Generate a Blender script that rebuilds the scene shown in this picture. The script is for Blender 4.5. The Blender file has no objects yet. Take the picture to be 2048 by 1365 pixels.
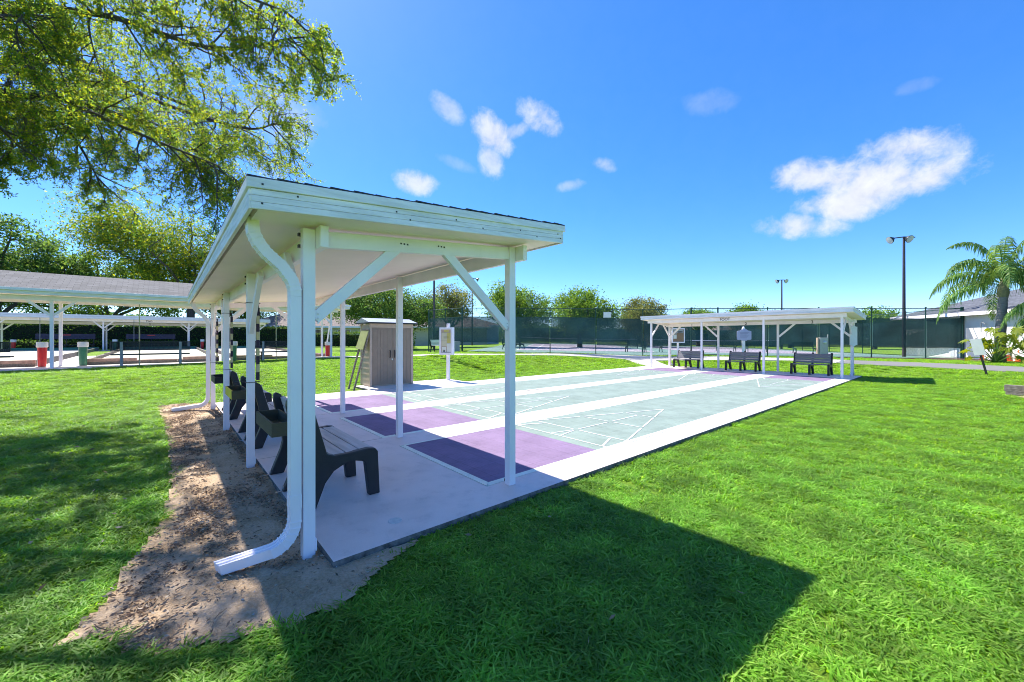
import bpy, bmesh, math, random
import numpy as np
from mathutils import Vector, Matrix, Quaternion
R = math.radians
scene = bpy.context.scene
col = scene.collection

# ------------------------------------------------------------------ camera
CAM = Vector((2.9884, -2.5743, 1.4466)); YAW = 0.855
cd = bpy.data.cameras.new('camera'); cam = bpy.data.objects.new('camera', cd); col.objects.link(cam)
cam.location = CAM; cam.rotation_euler = (math.pi/2, 0, YAW)
cd.sensor_width = 36; cd.lens = 13.952; cd.shift_y = -0.00236; cd.clip_start = 0.02; cd.clip_end = 3000
scene.camera = cam

# ------------------------------------------------------------------ light, exposure
TRAVEL = Vector((2.0, 0.10, -2.6)).normalized()          # direction the sunlight travels
SUN_EL = math.asin(-TRAVEL.z); SUN_AZ = math.atan2(-TRAVEL.x, -TRAVEL.y)
sl = bpy.data.lights.new('sun', 'SUN'); sun = bpy.data.objects.new('sun', sl); col.objects.link(sun)
sl.energy = 2.7; sl.angle = R(0.53); sl.color = (1.0, 0.96, 0.88)
sun.rotation_euler = TRAVEL.to_track_quat('-Z', 'Y').to_euler()
scene.view_settings.view_transform = 'Standard'; scene.view_settings.look = 'None'
scene.view_settings.gamma = 1; scene.view_settings.use_curve_mapping = False
EXPO = 1.98
scene.view_settings.exposure = EXPO
scene.cycles.use_denoising = True
scene.cycles.max_bounces = 12; scene.cycles.diffuse_bounces = 8; scene.cycles.transmission_bounces = 8; scene.cycles.transparent_max_bounces = 24
scene.cycles.sample_clamp_indirect = 8; scene.cycles.filter_width = 1.0; scene.cycles.denoising_prefilter = 'ACCURATE'

def build_world():
    w = bpy.data.worlds.new('World'); scene.world = w; w.use_nodes = True
    nt = w.node_tree; nt.nodes.clear(); N = nt.nodes.new; L = nt.links.new
    out = N('ShaderNodeOutputWorld'); bg = N('ShaderNodeBackground'); L(bg.outputs[0], out.inputs[0])
    sky = N('ShaderNodeTexSky'); sky.sky_type = 'NISHITA'; sky.sun_disc = False
    sky.sun_elevation = SUN_EL; sky.sun_rotation = SUN_AZ; sky.air_density = 0.7; sky.dust_density = 0.15; sky.ozone_density = 6.0
    bg.inputs[1].default_value = 0.107
    hsv = N('ShaderNodeHueSaturation'); hsv.inputs['Saturation'].default_value = 1.4; hsv.inputs['Value'].default_value = 1.0
    hsv.inputs['Hue'].default_value = 0.51
    gm = N('ShaderNodeGamma'); gm.inputs[1].default_value = 0.8; L(sky.outputs[0], gm.inputs[0]); L(gm.outputs[0], hsv.inputs['Color'])
    tc = N('ShaderNodeTexCoord')
    def m(op, a, b=None, c=None, clamp=False):
        n = N('ShaderNodeMath'); n.operation = op; n.use_clamp = clamp
        for i, v in enumerate((a, b, c)):
            if v is None: continue
            if hasattr(v, 'is_linked'): L(v, n.inputs[i])
            else: n.inputs[i].default_value = v
        return n.outputs[0]
    def dot(v):
        n = N('ShaderNodeVectorMath'); n.operation = 'DOT_PRODUCT'; L(tc.outputs['Generated'], n.inputs[0]); n.inputs[1].default_value = v
        return n.outputs['Value']
    def noise(scale, detail, rough, dist=0.0):
        n = N('ShaderNodeTexNoise'); n.inputs['Scale'].default_value = scale; n.inputs['Detail'].default_value = detail
        n.inputs['Roughness'].default_value = rough; n.inputs['Distortion'].default_value = dist
        L(tc.outputs['Generated'], n.inputs['Vector']); return n.outputs[0]
    nA = noise(9.0, 6, 0.55, 0.6); nB = noise(26.0, 5, 0.6, 0.3)
    nC = noise(60.0, 5, 0.65, 0.8)
    wob = m('ADD', m('ADD', m('MULTIPLY', m('SUBTRACT', nA, 0.5), 3.6), m('MULTIPLY', m('SUBTRACT', nB, 0.5), 2.2)), m('MULTIPLY', m('SUBTRACT', nC, 0.5), 1.1))
    # real bearings of the clouds that stand in this sky: azimuth (deg, from +Y toward +X), elevation (deg), half sizes (deg), tilt, thickness
    CL = CLOUDS
    dens = None
    for az, el, sx, sy, tilt, k in CL:
        a, e = R(az), R(el)
        c = Vector((math.sin(a)*math.cos(e), math.cos(a)*math.cos(e), math.sin(e)))
        r = Vector((math.cos(a), -math.sin(a), 0)); u = r.cross(c)
        t = R(tilt); r2 = r*math.cos(t)+u*math.sin(t); u2 = u*math.cos(t)-r*math.sin(t)
        p = dot(r2/math.sin(R(sx))); q = dot(u2/math.sin(R(sy))); f = dot(c)
        d2 = m('ADD', m('MULTIPLY', p, p), m('MULTIPLY', q, q))
        v = m('SUBTRACT', 1.0, d2)
        v = m('ADD', v, m('MULTIPLY', wob, 0.55))
        v = m('MULTIPLY', m('SMOOTH_MIN', v, 1.0, 0.5), k)
        v = m('MULTIPLY', v, m('GREATER_THAN', f, 0.3))
        dens = v if dens is None else m('MAXIMUM', dens, v)
    mr = N('ShaderNodeMapRange'); mr.interpolation_type = 'SMOOTHERSTEP'
    L(dens, mr.inputs['Value']); mr.inputs['From Min'].default_value = -0.25; mr.inputs['From Max'].default_value = 1.2
    mr.inputs['To Min'].default_value = 0; mr.inputs['To Max'].default_value = 0.96
    cr = N('ShaderNodeMapRange'); L(nB, cr.inputs['Value']); cr.inputs['From Min'].default_value = .3; cr.inputs['From Max'].default_value = .7
    cr.inputs['To Min'].default_value = 0.80; cr.inputs['To Max'].default_value = 1.0
    cc = N('ShaderNodeVectorMath'); cc.operation = 'SCALE'; cc.inputs[0].default_value = (2.45, 2.5, 2.62); L(cr.outputs[0], cc.inputs['Scale'])
    mix = N('ShaderNodeMix'); mix.data_type = 'RGBA'
    L(mr.outputs[0], mix.inputs['Factor']); L(hsv.outputs[0], mix.inputs[6]); L(cc.outputs[0], mix.inputs[7])
    L(mix.outputs[2], bg.inputs[0])
CLOUDS = [  # az, el, half width, half height, tilt, thickness
 (-6.5, 16.5, 7.2, 3.2, -4, 1.0), (-12.0, 18.0, 4.2, 2.2, -14, .9), (-4.2, 18.6, 4.6, 2.2, -8, .95), (-13.2, 13.0, 4.4, 1.8, -6, .85), (-9.5, 14.8, 5.0, 2.2, -2, .95),
 (-51.7, 27.1, 3.6, 2.1, -40, .8), (-45.0, 28.9, 3.3, 2.2, -35, .75), (-52.0, 24.0, 1.9, 2.5, 10, .65), (-58.2, 29.6, 2.8, 1.4, -30, .5), (-48.4, 27.6, 2.8, 1.0, 22, .55),
 (-62.5, 20.9, 3.4, 1.8, -8, .8), (-35.8, 23.0, 2.0, 1.0, -22, .5), (-40.4, 20.9, 2.2, .8, 8, .42), (-57.0, 23.6, 3.0, .9, -18, .25),
 (-22.6, 28.0, 3.0, 1.4, -12, .2), (-79, 26, 4.5, 3.2, 10, .4), (-3.5, 24.0, 1.8, .7, -8, .2), (-80.5, 19.5, 1.8, 1.2, 0, .25),
 (60, 20, 6, 2.5, 5, .8), (110, 26, 5, 2.2, -8, .7), (160, 18, 7, 3, 0, .8), (205, 30, 5, 2, 12, .6), (30, 33, 4, 1.8, -10, .5), (245, 20, 5, 2.2, 6, .6)]
build_world()

# ------------------------------------------------------------------ terrain function
def sm(a, b, x):
    t = np.clip((x-a)/(b-a), 0, 1); return t*t*(3-2*t)
def Hn(x, y):
    x = np.asarray(x, float); y = np.asarray(y, float)
    dx = np.maximum(np.maximum(-8.5-x, 0), x-0.3); dy = np.maximum(np.maximum(-1.8-y, 0), y-17.7); r = np.hypot(dx, dy)
    q = ((x+19.6)*.744+(y-12.6)*.668)/30
    A = np.interp(q, [-.42, -.1, 0, .15, .5, 1], [.33, .50, .60, .53, .42, .29])
    A = A*(1-(1-sm(8, 20, y))*sm(-4, 1, x))
    return -0.06+A*sm(.5, np.where(y > 8, 6.0, 9.0), r)+.22*sm(12, 32, -8.5-x)
def H(x, y): return float(Hn(x, y))

# ------------------------------------------------------------------ materials
def nodes(name):
    m = bpy.data.materials.new(name); m.use_nodes = True
    nt = m.node_tree; return m, nt, nt.nodes.new, nt.links.new, nt.nodes['Principled BSDF']
def ramp(nt, fac, stops):
    r = nt.nodes.new('ShaderNodeValToRGB'); e = r.color_ramp.elements
    while len(e) < len(stops): e.new(0.5)
    for el, (p, c) in zip(e, stops): el.position = p; el.color = (*c, 1)
    nt.links.new(fac, r.inputs[0]); return r.outputs[0]
def sc(c, k): return tuple(min(1, v*k) for v in c)
def M(name, c, rough=.6, var=.12, scale=6, bump=0.0, bscale=60, metal=0, spec=.4, c2=None, detail=6, stretch=None, coat=0):
    m, nt, N, L, p = nodes(name)
    tc = N('ShaderNodeTexCoord'); vec = tc.outputs['Object']
    if stretch:
        mp = N('ShaderNodeMapping'); mp.inputs['Scale'].default_value = stretch; L(vec, mp.inputs['Vector']); vec = mp.outputs[0]
    n = N('ShaderNodeTexNoise'); n.inputs['Scale'].default_value = scale; n.inputs['Detail'].default_value = detail; n.inputs['Roughness'].default_value = .6
    L(vec, n.inputs['Vector'])
    L(ramp(nt, n.outputs[0], [(.3, c2 or sc(c, 1-var)), (.7, sc(c, 1+var*.4))]), p.inputs['Base Color'])
    p.inputs['Roughness'].default_value = rough; p.inputs['Metallic'].default_value = metal
    p.inputs['Specular IOR Level'].default_value = spec
    if coat: p.inputs['Coat Weight'].default_value = coat
    if bump:
        b = N('ShaderNodeTexNoise'); b.inputs['Scale'].default_value = bscale; b.inputs['Detail'].default_value = 5; L(vec, b.inputs['Vector'])
        bp = N('ShaderNodeBump'); bp.inputs['Strength'].default_value = bump; bp.inputs['Distance'].default_value = .01
        L(b.outputs[0], bp.inputs['Height']); L(bp.outputs[0], p.inputs['Normal'])
    return m
def leaf_mat(name, cols, trans=.45, gloss=.6, spec=.12, tv=1.9, world=None):
    """thin leaf: diffuse + translucent, colour differs leaf by leaf"""
    m, nt, N, L, p = nodes(name)
    g = N('ShaderNodeNewGeometry'); k = len(cols)
    c = ramp(nt, g.outputs['Random Per Island'], [(i/(k-1), cc) for i, cc in enumerate(cols)])
    tc = N('ShaderNodeTexCoord'); n = N('ShaderNodeTexNoise'); n.inputs['Scale'].default_value = .9; n.inputs['Detail'].default_value = 3
    L(g.outputs['Position'] if world else tc.outputs['Object'], n.inputs['Vector'])
    if world:
        n.inputs['Scale'].default_value = 2.4; n.inputs['Detail'].default_value = 5
        n2 = N('ShaderNodeTexNoise'); n2.inputs['Scale'].default_value = .55; n2.inputs['Detail'].default_value = 4; L(g.outputs['Position'], n2.inputs['Vector'])
        mk = ramp(nt, n2.outputs[0], [(.42, (0, 0, 0)), (.66, (1, 1, 1))]); mp = N('ShaderNodeMix'); mp.data_type = 'RGBA'; L(mk, mp.inputs[0]); L(c, mp.inputs[6])
        mu = N('ShaderNodeMix'); mu.data_type = 'RGBA'; mu.blend_type = 'MULTIPLY'; mu.inputs[0].default_value = 1; L(c, mu.inputs[6]); mu.inputs[7].default_value = (*world, 1); L(mu.outputs[2], mp.inputs[7]); c = mp.outputs[2]
    hs = N('ShaderNodeHueSaturation'); L(c, hs.inputs['Color'])
    mr = N('ShaderNodeMapRange'); L(n.outputs[0], mr.inputs[0]); mr.inputs[1].default_value = .3; mr.inputs[2].default_value = .7
    mr.inputs[3].default_value = .65; mr.inputs[4].default_value = 1.3; L(mr.outputs[0], hs.inputs['Value'])
    L(hs.outputs[0], p.inputs['Base Color']); p.inputs['Roughness'].default_value = gloss; p.inputs['Specular IOR Level'].default_value = spec
    t = N('ShaderNodeBsdfTranslucent'); hs2 = N('ShaderNodeHueSaturation'); L(hs.outputs[0], hs2.inputs['Color'])
    hs2.inputs['Hue'].default_value = .475; hs2.inputs['Saturation'].default_value = 1.1; hs2.inputs['Value'].default_value = tv
    L(hs2.outputs[0], t.inputs['Color'])
    mx = N('ShaderNodeMixShader'); mx.inputs[0].default_value = trans; L(p.outputs[0], mx.inputs[1]); L(t.outputs[0], mx.inputs[2])
    L(mx.outputs[0], nt.nodes['Material Output'].inputs[0]); return m

def concrete_mat(name, c, stain=.25, sc0=1.0):
    m, nt, N, L, p = nodes(name)
    tc = N('ShaderNodeTexCoord'); vec = tc.outputs['Object']
    def noi(s, d=8, r=.65):
        n = N('ShaderNodeTexNoise'); n.inputs['Scale'].default_value = s; n.inputs['Detail'].default_value = d; n.inputs['Roughness'].default_value = r
        L(vec, n.inputs['Vector']); return n.outputs[0]
    base = ramp(nt, noi(1.3*sc0), [(.3, sc(c, 1-stain)), (.5, c), (.72, sc(c, 1.08))])
    fine = ramp(nt, noi(150, 3), [(.25, (.78, .78, .78)), (.6, (1, 1, 1))])
    blot = ramp(nt, noi(5*sc0, 9, .75), [(.33, (.72, .70, .70)), (.47, (1, 1, 1))])
    mx = N('ShaderNodeMix'); mx.data_type = 'RGBA'; mx.blend_type = 'MULTIPLY'; mx.inputs[0].default_value = .55; L(base, mx.inputs[6]); L(fine, mx.inputs[7])
    m2 = N('ShaderNodeMix'); m2.data_type = 'RGBA'; m2.blend_type = 'MULTIPLY'; m2.inputs[0].default_value = .5; L(mx.outputs[2], m2.inputs[6]); L(blot, m2.inputs[7])
    L(m2.outputs[2], p.inputs['Base Color'])
    L(ramp(nt, noi(3), [(.3, (.42,)*3), (.7, (.62,)*3)]), p.inputs['Roughness']); p.inputs['Specular IOR Level'].default_value = .45
    b = N('ShaderNodeBump'); b.inputs['Strength'].default_value = .25; b.inputs['Distance'].default_value = .004; L(noi(120, 4), b.inputs['Height']); L(b.outputs[0], p.inputs['Normal'])
    return m

def tile_mat(name, c, c2):
    """interlocking sport tiles, one foot square, fine moulded grid, scuffs"""
    m, nt, N, L, p = nodes(name)
    tc = N('ShaderNodeTexCoord'); vec = tc.outputs['Object']
    br = N('ShaderNodeTexBrick'); br.offset = 0; br.inputs['Scale'].default_value = 1.0; br.inputs['Brick Width'].default_value = .305; br.inputs['Row Height'].default_value = .305
    br.inputs['Mortar Size'].default_value = .0022; br.inputs['Mortar Smooth'].default_value = .2; br.inputs['Color1'].default_value = (*c, 1); br.inputs['Color2'].default_value = (*c2, 1)
    br.inputs['Mortar'].default_value = (*sc(c, .62), 1); L(vec, br.inputs['Vector'])
    def noi(s, d=6, r=.6):
        n = N('ShaderNodeTexNoise'); n.inputs['Scale'].default_value = s; n.inputs['Detail'].default_value = d; n.inputs['Roughness'].default_value = r
        L(vec, n.inputs['Vector']); return n.outputs[0]
    scuff = ramp(nt, noi(1.7, 10, .75), [(.28, (.62, .62, .62)), (.5, (.92, .92, .92)), (.68, (1.12, 1.12, 1.12))])
    mx = N('ShaderNodeMix'); mx.data_type = 'RGBA'; mx.blend_type = 'MULTIPLY'; mx.inputs[0].default_value = .8; L(br.outputs[0], mx.inputs[6]); L(scuff, mx.inputs[7])
    spk = ramp(nt, noi(85, 2), [(.73, (0, 0, 0)), (.77, (1, 1, 1))])
    m2 = N('ShaderNodeMix'); m2.data_type = 'RGBA'; L(spk, m2.inputs[0]); L(mx.outputs[2], m2.inputs[6]); m2.inputs[7].default_value = (*[v*.6+.25 for v in c], 1)
    L(m2.outputs[2], p.inputs['Base Color']); p.inputs['Roughness'].default_value = .75; p.inputs['Specular IOR Level'].default_value = .12
    w = N('ShaderNodeTexWave'); w.inputs['Scale'].default_value = 9; w.inputs['Distortion'].default_value = .4; w.bands_direction = 'Y'; L(vec, w.inputs['Vector'])
    b = N('ShaderNodeBump'); b.inputs['Strength'].default_value = .22; b.inputs['Distance'].default_value = .004; L(w.outputs[0], b.inputs['Height']); L(b.outputs[0], p.inputs['Normal'])
    return m

def ground_mat(name, stops, scale, scale2, bump=.6, bdist=.03):
    m, nt, N, L, p = nodes(name)
    tc = N('ShaderNodeTexCoord'); vec = tc.outputs['Object']
    def noi(s, d=8, r=.65):
        n = N('ShaderNodeTexNoise'); n.inputs['Scale'].default_value = s; n.inputs['Detail'].default_value = d; n.inputs['Roughness'].default_value = r
        L(vec, n.inputs['Vector']); return n.outputs[0]
    a = noi(scale); b = noi(scale2, 5, .7)
    ad = N('ShaderNodeMath'); ad.operation = 'MULTIPLY_ADD'; L(a, ad.inputs[0]); ad.inputs[1].default_value = .55; 
    mu = N('ShaderNodeMath'); mu.operation = 'MULTIPLY'; L(b, mu.inputs[0]); mu.inputs[1].default_value = .45; L(mu.outputs[0], ad.inputs[2])
    L(ramp(nt, ad.outputs[0], stops), p.inputs['Base Color']); p.inputs['Roughness'].default_value = .9; p.inputs['Specular IOR Level'].default_value = .15
    bp = N('ShaderNodeBump'); bp.inputs['Strength'].default_value = bump; bp.inputs['Distance'].default_value = bdist; L(b, bp.inputs['Height']); L(bp.outputs[0], p.inputs['Normal'])
    return m

def shingle_mat(name, c, row=.14, wid=.3):
    m, nt, N, L, p = nodes(name)
    tc = N('ShaderNodeTexCoord'); uv = tc.outputs['UV']
    br = N('ShaderNodeTexBrick'); br.inputs['Scale'].default_value = 1; br.inputs['Brick Width'].default_value = wid; br.inputs['Row Height'].default_value = row
    br.inputs['Mortar Size'].default_value = .006; br.inputs['Color1'].default_value = (*sc(c, .75), 1); br.inputs['Color2'].default_value = (*sc(c, 1.2), 1); br.inputs['Mortar'].default_value = (*sc(c, .4), 1)
    L(uv, br.inputs['Vector'])
    n = N('ShaderNodeTexNoise'); n.inputs['Scale'].default_value = 40; n.inputs['Detail'].default_value = 4; L(tc.outputs['Object'], n.inputs['Vector'])
    g = ramp(nt, n.outputs[0], [(.3, (.6, .6, .6)), (.7, (1.1, 1.1, 1.1))])
    mx = N('ShaderNodeMix'); mx.data_type = 'RGBA'; mx.blend_type = 'MULTIPLY'; mx.inputs[0].default_value = .7; L(br.outputs[0], mx.inputs[6]); L(g, mx.inputs[7])
    L(mx.outputs[2], p.inputs['Base Color']); p.inputs['Roughness'].default_value = .9
    bp = N('ShaderNodeBump'); bp.inputs['Strength'].default_value = .6; bp.inputs['Distance'].default_value = .02; L(br.outputs['Fac'], bp.inputs['Height']); bp.invert = True; L(bp.outputs[0], p.inputs['Normal'])
    return m

def mesh_mat(name, c, cell, wire, rot=45, solid=0.0, rough=.6):
    """woven / chain link sheet: wires opaque, holes open (UV in metres)"""
    m, nt, N, L, p = nodes(name)
    nz = N('ShaderNodeTexNoise'); nz.inputs['Scale'].default_value = .8; nz.inputs['Detail'].default_value = 5; g_ = N('ShaderNodeNewGeometry'); L(g_.outputs['Position'], nz.inputs['Vector'])
    L(ramp(nt, nz.outputs[0], [(.3, sc(c, .7)), (.7, sc(c, 1.7))]), p.inputs['Base Color']); p.inputs['Roughness'].default_value = rough
    tc = N('ShaderNodeTexCoord'); mp = N('ShaderNodeMapping'); L(tc.outputs['UV'], mp.inputs['Vector']); mp.inputs['Rotation'].default_value = (0, 0, R(rot))
    mp.inputs['Scale'].default_value = (1/cell,)*3
    sp = N('ShaderNodeSeparateXYZ'); L(mp.outputs[0], sp.inputs[0])
    fs = []
    for a in 'XY':
        fr = N('ShaderNodeMath'); fr.operation = 'FRACT'; L(sp.outputs[a], fr.inputs[0])
        lt = N('ShaderNodeMath'); lt.operation = 'LESS_THAN'; L(fr.outputs[0], lt.inputs[0]); lt.inputs[1].default_value = wire; fs.append(lt.outputs[0])
    mx = N('ShaderNodeMath'); mx.operation = 'MAXIMUM'; L(fs[0], mx.inputs[0]); L(fs[1], mx.inputs[1])
    m2 = N('ShaderNodeMath'); m2.operation = 'MAXIMUM'; L(mx.outputs[0], m2.inputs[0]); m2.inputs[1].default_value = solid
    t = N('ShaderNodeBsdfTransparent'); ms = N('ShaderNodeMixShader'); L(m2.outputs[0], ms.inputs[0]); L(t.outputs[0], ms.inputs[1]); L(p.outputs[0], ms.inputs[2])
    L(ms.outputs[0], nt.nodes['Material Output'].inputs[0]); return m

WHITE = M('white_painted_aluminium', (.91, .845, .885), .38, .10, 3, .05, 90, spec=.5, stretch=(1, 1, .35))
FASCIA = M('weathered_white_fascia', (.91, .85, .88), .5, .22, 5, .12, 60, c2=(.68, .65, .65), stretch=(.5, .5, 6))
CEIL = M('cream_ceiling_panel', (.94, .82, .72), .5, .06, 1.5)
SHINGLE_EDGE = M('dark_asphalt_shingle', (.045, .05, .07), .9, .4, 30, .5, 200)
BOLT = M('dark_bolt', (.06, .055, .05), .5, .2, 30, metal=.6)
STRAP = M('dark_wire_strap', (.05, .045, .04), .5, .3, 30)
BLACKPL = M('black_recycled_plastic', (.018, .018, .024), .45, .3, 12, .15, 120, spec=.45)
LUMBER = M('grey_plastic_lumber', (.56, .53, .55), .6, .22, 9, .2, 60, stretch=(.25, 3, 3), c2=(.42, .40, .42))
LUMBERD = M('dark_grey_plastic_lumber', (.24, .225, .25), .6, .2, 9, .2, 60, stretch=(.25, 3, 3))
TRAYW = M('weathered_black_wood', (.075, .062, .04), .75, .5, 10, .5, 60, c2=(.10, .085, .045), stretch=(.5, .5, 5))
TRAYK = M('black_painted_wood', (.02, .022, .022), .6, .4, 10, .3, 60)
YELLOW = M('yellow_paint', (.85, .62, .02), .55, .25, 8, .1, 60)
STEEL = M('galvanised_bracket', (.55, .55, .56), .35, .2, 20, metal=.8)
CONC = concrete_mat('apron_concrete', (.76, .62, .57), .16)
CONCW = concrete_mat('pale_walk_concrete', (.68, .63, .59), .12)
CONCP = concrete_mat('path_concrete', (.52, .47, .42), .2, .4)
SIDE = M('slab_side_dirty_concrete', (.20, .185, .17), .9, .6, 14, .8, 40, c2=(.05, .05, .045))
PURP = tile_mat('purple_sport_tile', (.23, .16, .26), (.245, .172, .28))
TEAL = tile_mat('teal_sport_tile', (.225, .285, .25), (.24, .30, .265))
TRIM = M('pale_green_edge_ramp', (.78, .80, .68), .5, .15, 12, .1, 80)
LINE = M('white_court_paint', (.66, .66, .64), .7, .3, 25, detail=8)
SHEDW = M('beige_shed_plastic', (.50, .385, .30), .55, .1, 6, .1, 80)
SHEDD = M('taupe_shed_door', (.28, .21, .155), .55, .1, 6, .1, 80)
SHEDR = M('grey_shed_roof', (.42, .43, .46), .35, .15, 6)
DARK = M('dark_metal', (.03, .03, .032), .45, .2, 20, metal=.3)
GREENM = M('dark_green_metal', (.012, .06, .045), .45, .2, 10)
BRONZE = M('bronze_pole', (.10, .075, .08), .5, .2, 6, metal=.3)
LAMP = M('lamp_glass', (.55, .58, .58), .15, .1, 5, spec=.6)
GREYM = M('grey_metal_cabinet', (.42, .42, .42), .45, .12, 5, metal=.2)
GREYPOST = M('grey_steel_post', (.30, .31, .31), .5, .2, 12, metal=.4)
BARK = M('oak_bark', (.105, .085, .07), .95, .5, 14, 1.0, 30, c2=(.05, .042, .036))
BARKL = M('pale_bark', (.17, .15, .125), .95, .4, 12, .8, 25)
WOODB = M('weathered_timber', (.26, .22, .18), .85, .5, 10, .6, 40, stretch=(.4, 4, 4), c2=(.08, .065, .05))
BOARDB = M('pinkish_lane_board', (.48, .30, .23), .75, .3, 8, .3, 40)
LANE = ground_mat('cream_lane_sand', [(.3, (.50, .47, .36)), (.7, (.62, .58, .46))], 1.5, 60, .3, .01)
REDP = M('red_plastic', (.62, .02, .025), .35, .15, 5, spec=.5)
GRNP = M('green_plastic', (.05, .20, .11), .35, .15, 5, spec=.5)
WHITEP = M('white_plastic', (.78, .77, .74), .4, .08, 5)
NAVY = M('navy_slat', (.03, .035, .12), .5, .2, 6)
GREENSL = M('green_slat', (.05, .20, .14), .5, .2, 6)
WALLW = M('white_stucco', (.80, .79, .80), .85, .06, 3, .3, 120)
WALLC = M('cream_stucco', (.55, .50, .42), .85, .08, 3, .3, 120)
VINYL = M('white_vinyl_fence', (.72, .72, .76), .4, .05, 4)
GLASSD = M('dark_window_glass', (.02, .025, .03), .08, .2, 3, spec=.8)
ROOFG = shingle_mat('grey_shingle_roof', (.125, .12, .125), .14, .33)
ROOFT = shingle_mat('tan_shingle_roof', (.26, .20, .175))
ROOFB = shingle_mat('bluegrey_shingle_roof', (.11, .115, .135))
COURTG = M('green_court_paint', (.13, .22, .19), .8, .15, 3, .1, 80)
COURTP = M('mauve_court_paint', (.30, .26, .31), .8, .12, 3, .1, 80)
ASPH = ground_mat('grey_asphalt', [(.3, (.16, .155, .15)), (.7, (.23, .22, .21))], .8, 120, .4, .01)
MULCH = ground_mat('brown_mulch', [(.3, (.05, .03, .022)), (.5, (.13, .08, .055)), (.72, (.24, .17, .12))], 6, 45, 1.0, .03)
SAND = ground_mat('sandy_soil', [(.30, (.30, .19, .11)), (.42, (.50, .345, .21)), (.55, (.68, .50, .34)), (.70, (.78, .61, .45))], 3.2, 55, 1.0, .035)
TURF = ground_mat('lawn_turf', [(.30, (.09, .15, .014)), (.5, (.17, .29, .024)), (.7, (.23, .37, .04))], .9, 28, 1.0, .06)
BLADE = leaf_mat('grass_blade', [(.21, .33, .06), (.115, .27, .03), (.165, .36, .038), (.215, .44, .055), (.32, .51, .10)], .5, .5, .2, 1.7, (1.06, 1.0, .9))
SCREEN = mesh_mat('windscreen_fabric', (.026, .066, .066), .012, .36, 0, .60, .9)
CHAIN = mesh_mat('chain_link_wire', (.02, .09, .065), .057, .075, 45)
BLACKMESH = mesh_mat('black_steel_mesh', (.012, .013, .014), .04, .3, 0, .45)
NETM = mesh_mat('tennis_net_cord', (.02, .02, .02), .045, .12, 0, .25)
OAKL = leaf_mat('oak_leaf', [(0.056, 0.123, 0.028), (0.084, 0.168, 0.034), (0.146, 0.235, 0.034), (0.258, 0.28, 0.028), (0.078, 0.146, 0.045)], .55, .6, .12, 2.6)
OAKY = leaf_mat('sunlit_oak_leaf', [(0.037, 0.1, 0.02), (0.062, 0.138, 0.025), (0.125, 0.188, 0.027), (0.237, 0.25, 0.027), (0.05, 0.112, 0.025)], .55, .6, .12, 2.4)
DGREEN = leaf_mat('dark_evergreen_leaf', [(0.037, 0.094, 0.027), (0.062, 0.138, 0.035), (0.1, 0.194, 0.045), (0.163, 0.25, 0.05)], .4, .6, .12)
OLIVE = leaf_mat('olive_leaf', [(0.084, 0.12, 0.036), (0.144, 0.18, 0.048), (0.216, 0.228, 0.072), (0.12, 0.144, 0.042)], .42, .6, .12)
MIDG = leaf_mat('mid_green_leaf', [(0.05, 0.125, 0.022), (0.088, 0.188, 0.03), (0.144, 0.256, 0.043), (0.213, 0.312, 0.05)], .45, .6, .12)
HEDGE = leaf_mat('hedge_leaf', [(0.024, 0.066, 0.017), (0.042, 0.102, 0.022), (0.072, 0.138, 0.026), (0.108, 0.168, 0.036)], .38, .6, .12)
PALML = leaf_mat('palm_leaflet', [(0.051, 0.128, 0.034), (0.085, 0.187, 0.043), (0.145, 0.255, 0.06), (0.238, 0.306, 0.085)], .35, .5, .15)
PHILO = leaf_mat('philodendron_leaf', [(0.088, 0.175, 0.02), (0.15, 0.237, 0.025), (0.237, 0.275, 0.031), (0.075, 0.156, 0.02)], .35, .45, .2)
MOSS = M('spanish_moss', (.20, .21, .17), .95, .3, 10)
LITTER = leaf_mat('dry_leaf', [(.18, .12, .075), (.32, .23, .15), (.46, .36, .26), (.13, .085, .055), (.58, .48, .37)], .1, .6)
PEBBLE = M('pale_pebble', (.55, .52, .48), .8, .3, 40)
TRUNKP = M('grey_palm_trunk', (.23, .21, .21), .9, .4, 6, .6, 20, stretch=(1, 1, 6))
ORANGE = M('orange_cone', (.80, .13, .02), .45, .1, 5)
INK = M('black_lettering', (.01, .01, .01), .6, .1, 5)
PAPER = M('paper_sheet', (.75, .73, .66), .8, .05, 5)
PAPERY = M('yellow_paper', (.62, .52, .16), .8, .08, 5)
PAPERC = M('cream_paper', (.66, .60, .42), .8, .08, 5)
CORK = M('cork_board', (.32, .20, .12), .9, .2, 40)
PLAQUE = M('lavender_plaque', (.42, .42, .60), .5, .1, 5)
OLIVEB = M('olive_sign_board', (.34, .35, .12), .6, .15, 6)
CREAMB = M('cream_band', (.58, .50, .27), .6, .12, 8)
BLACKB = M('dark_plum_band', (.035, .02, .045), .6, .2, 8)
PALEWALL = M('pale_lavender_wall', (.62, .60, .68), .85, .05, 3)

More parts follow.
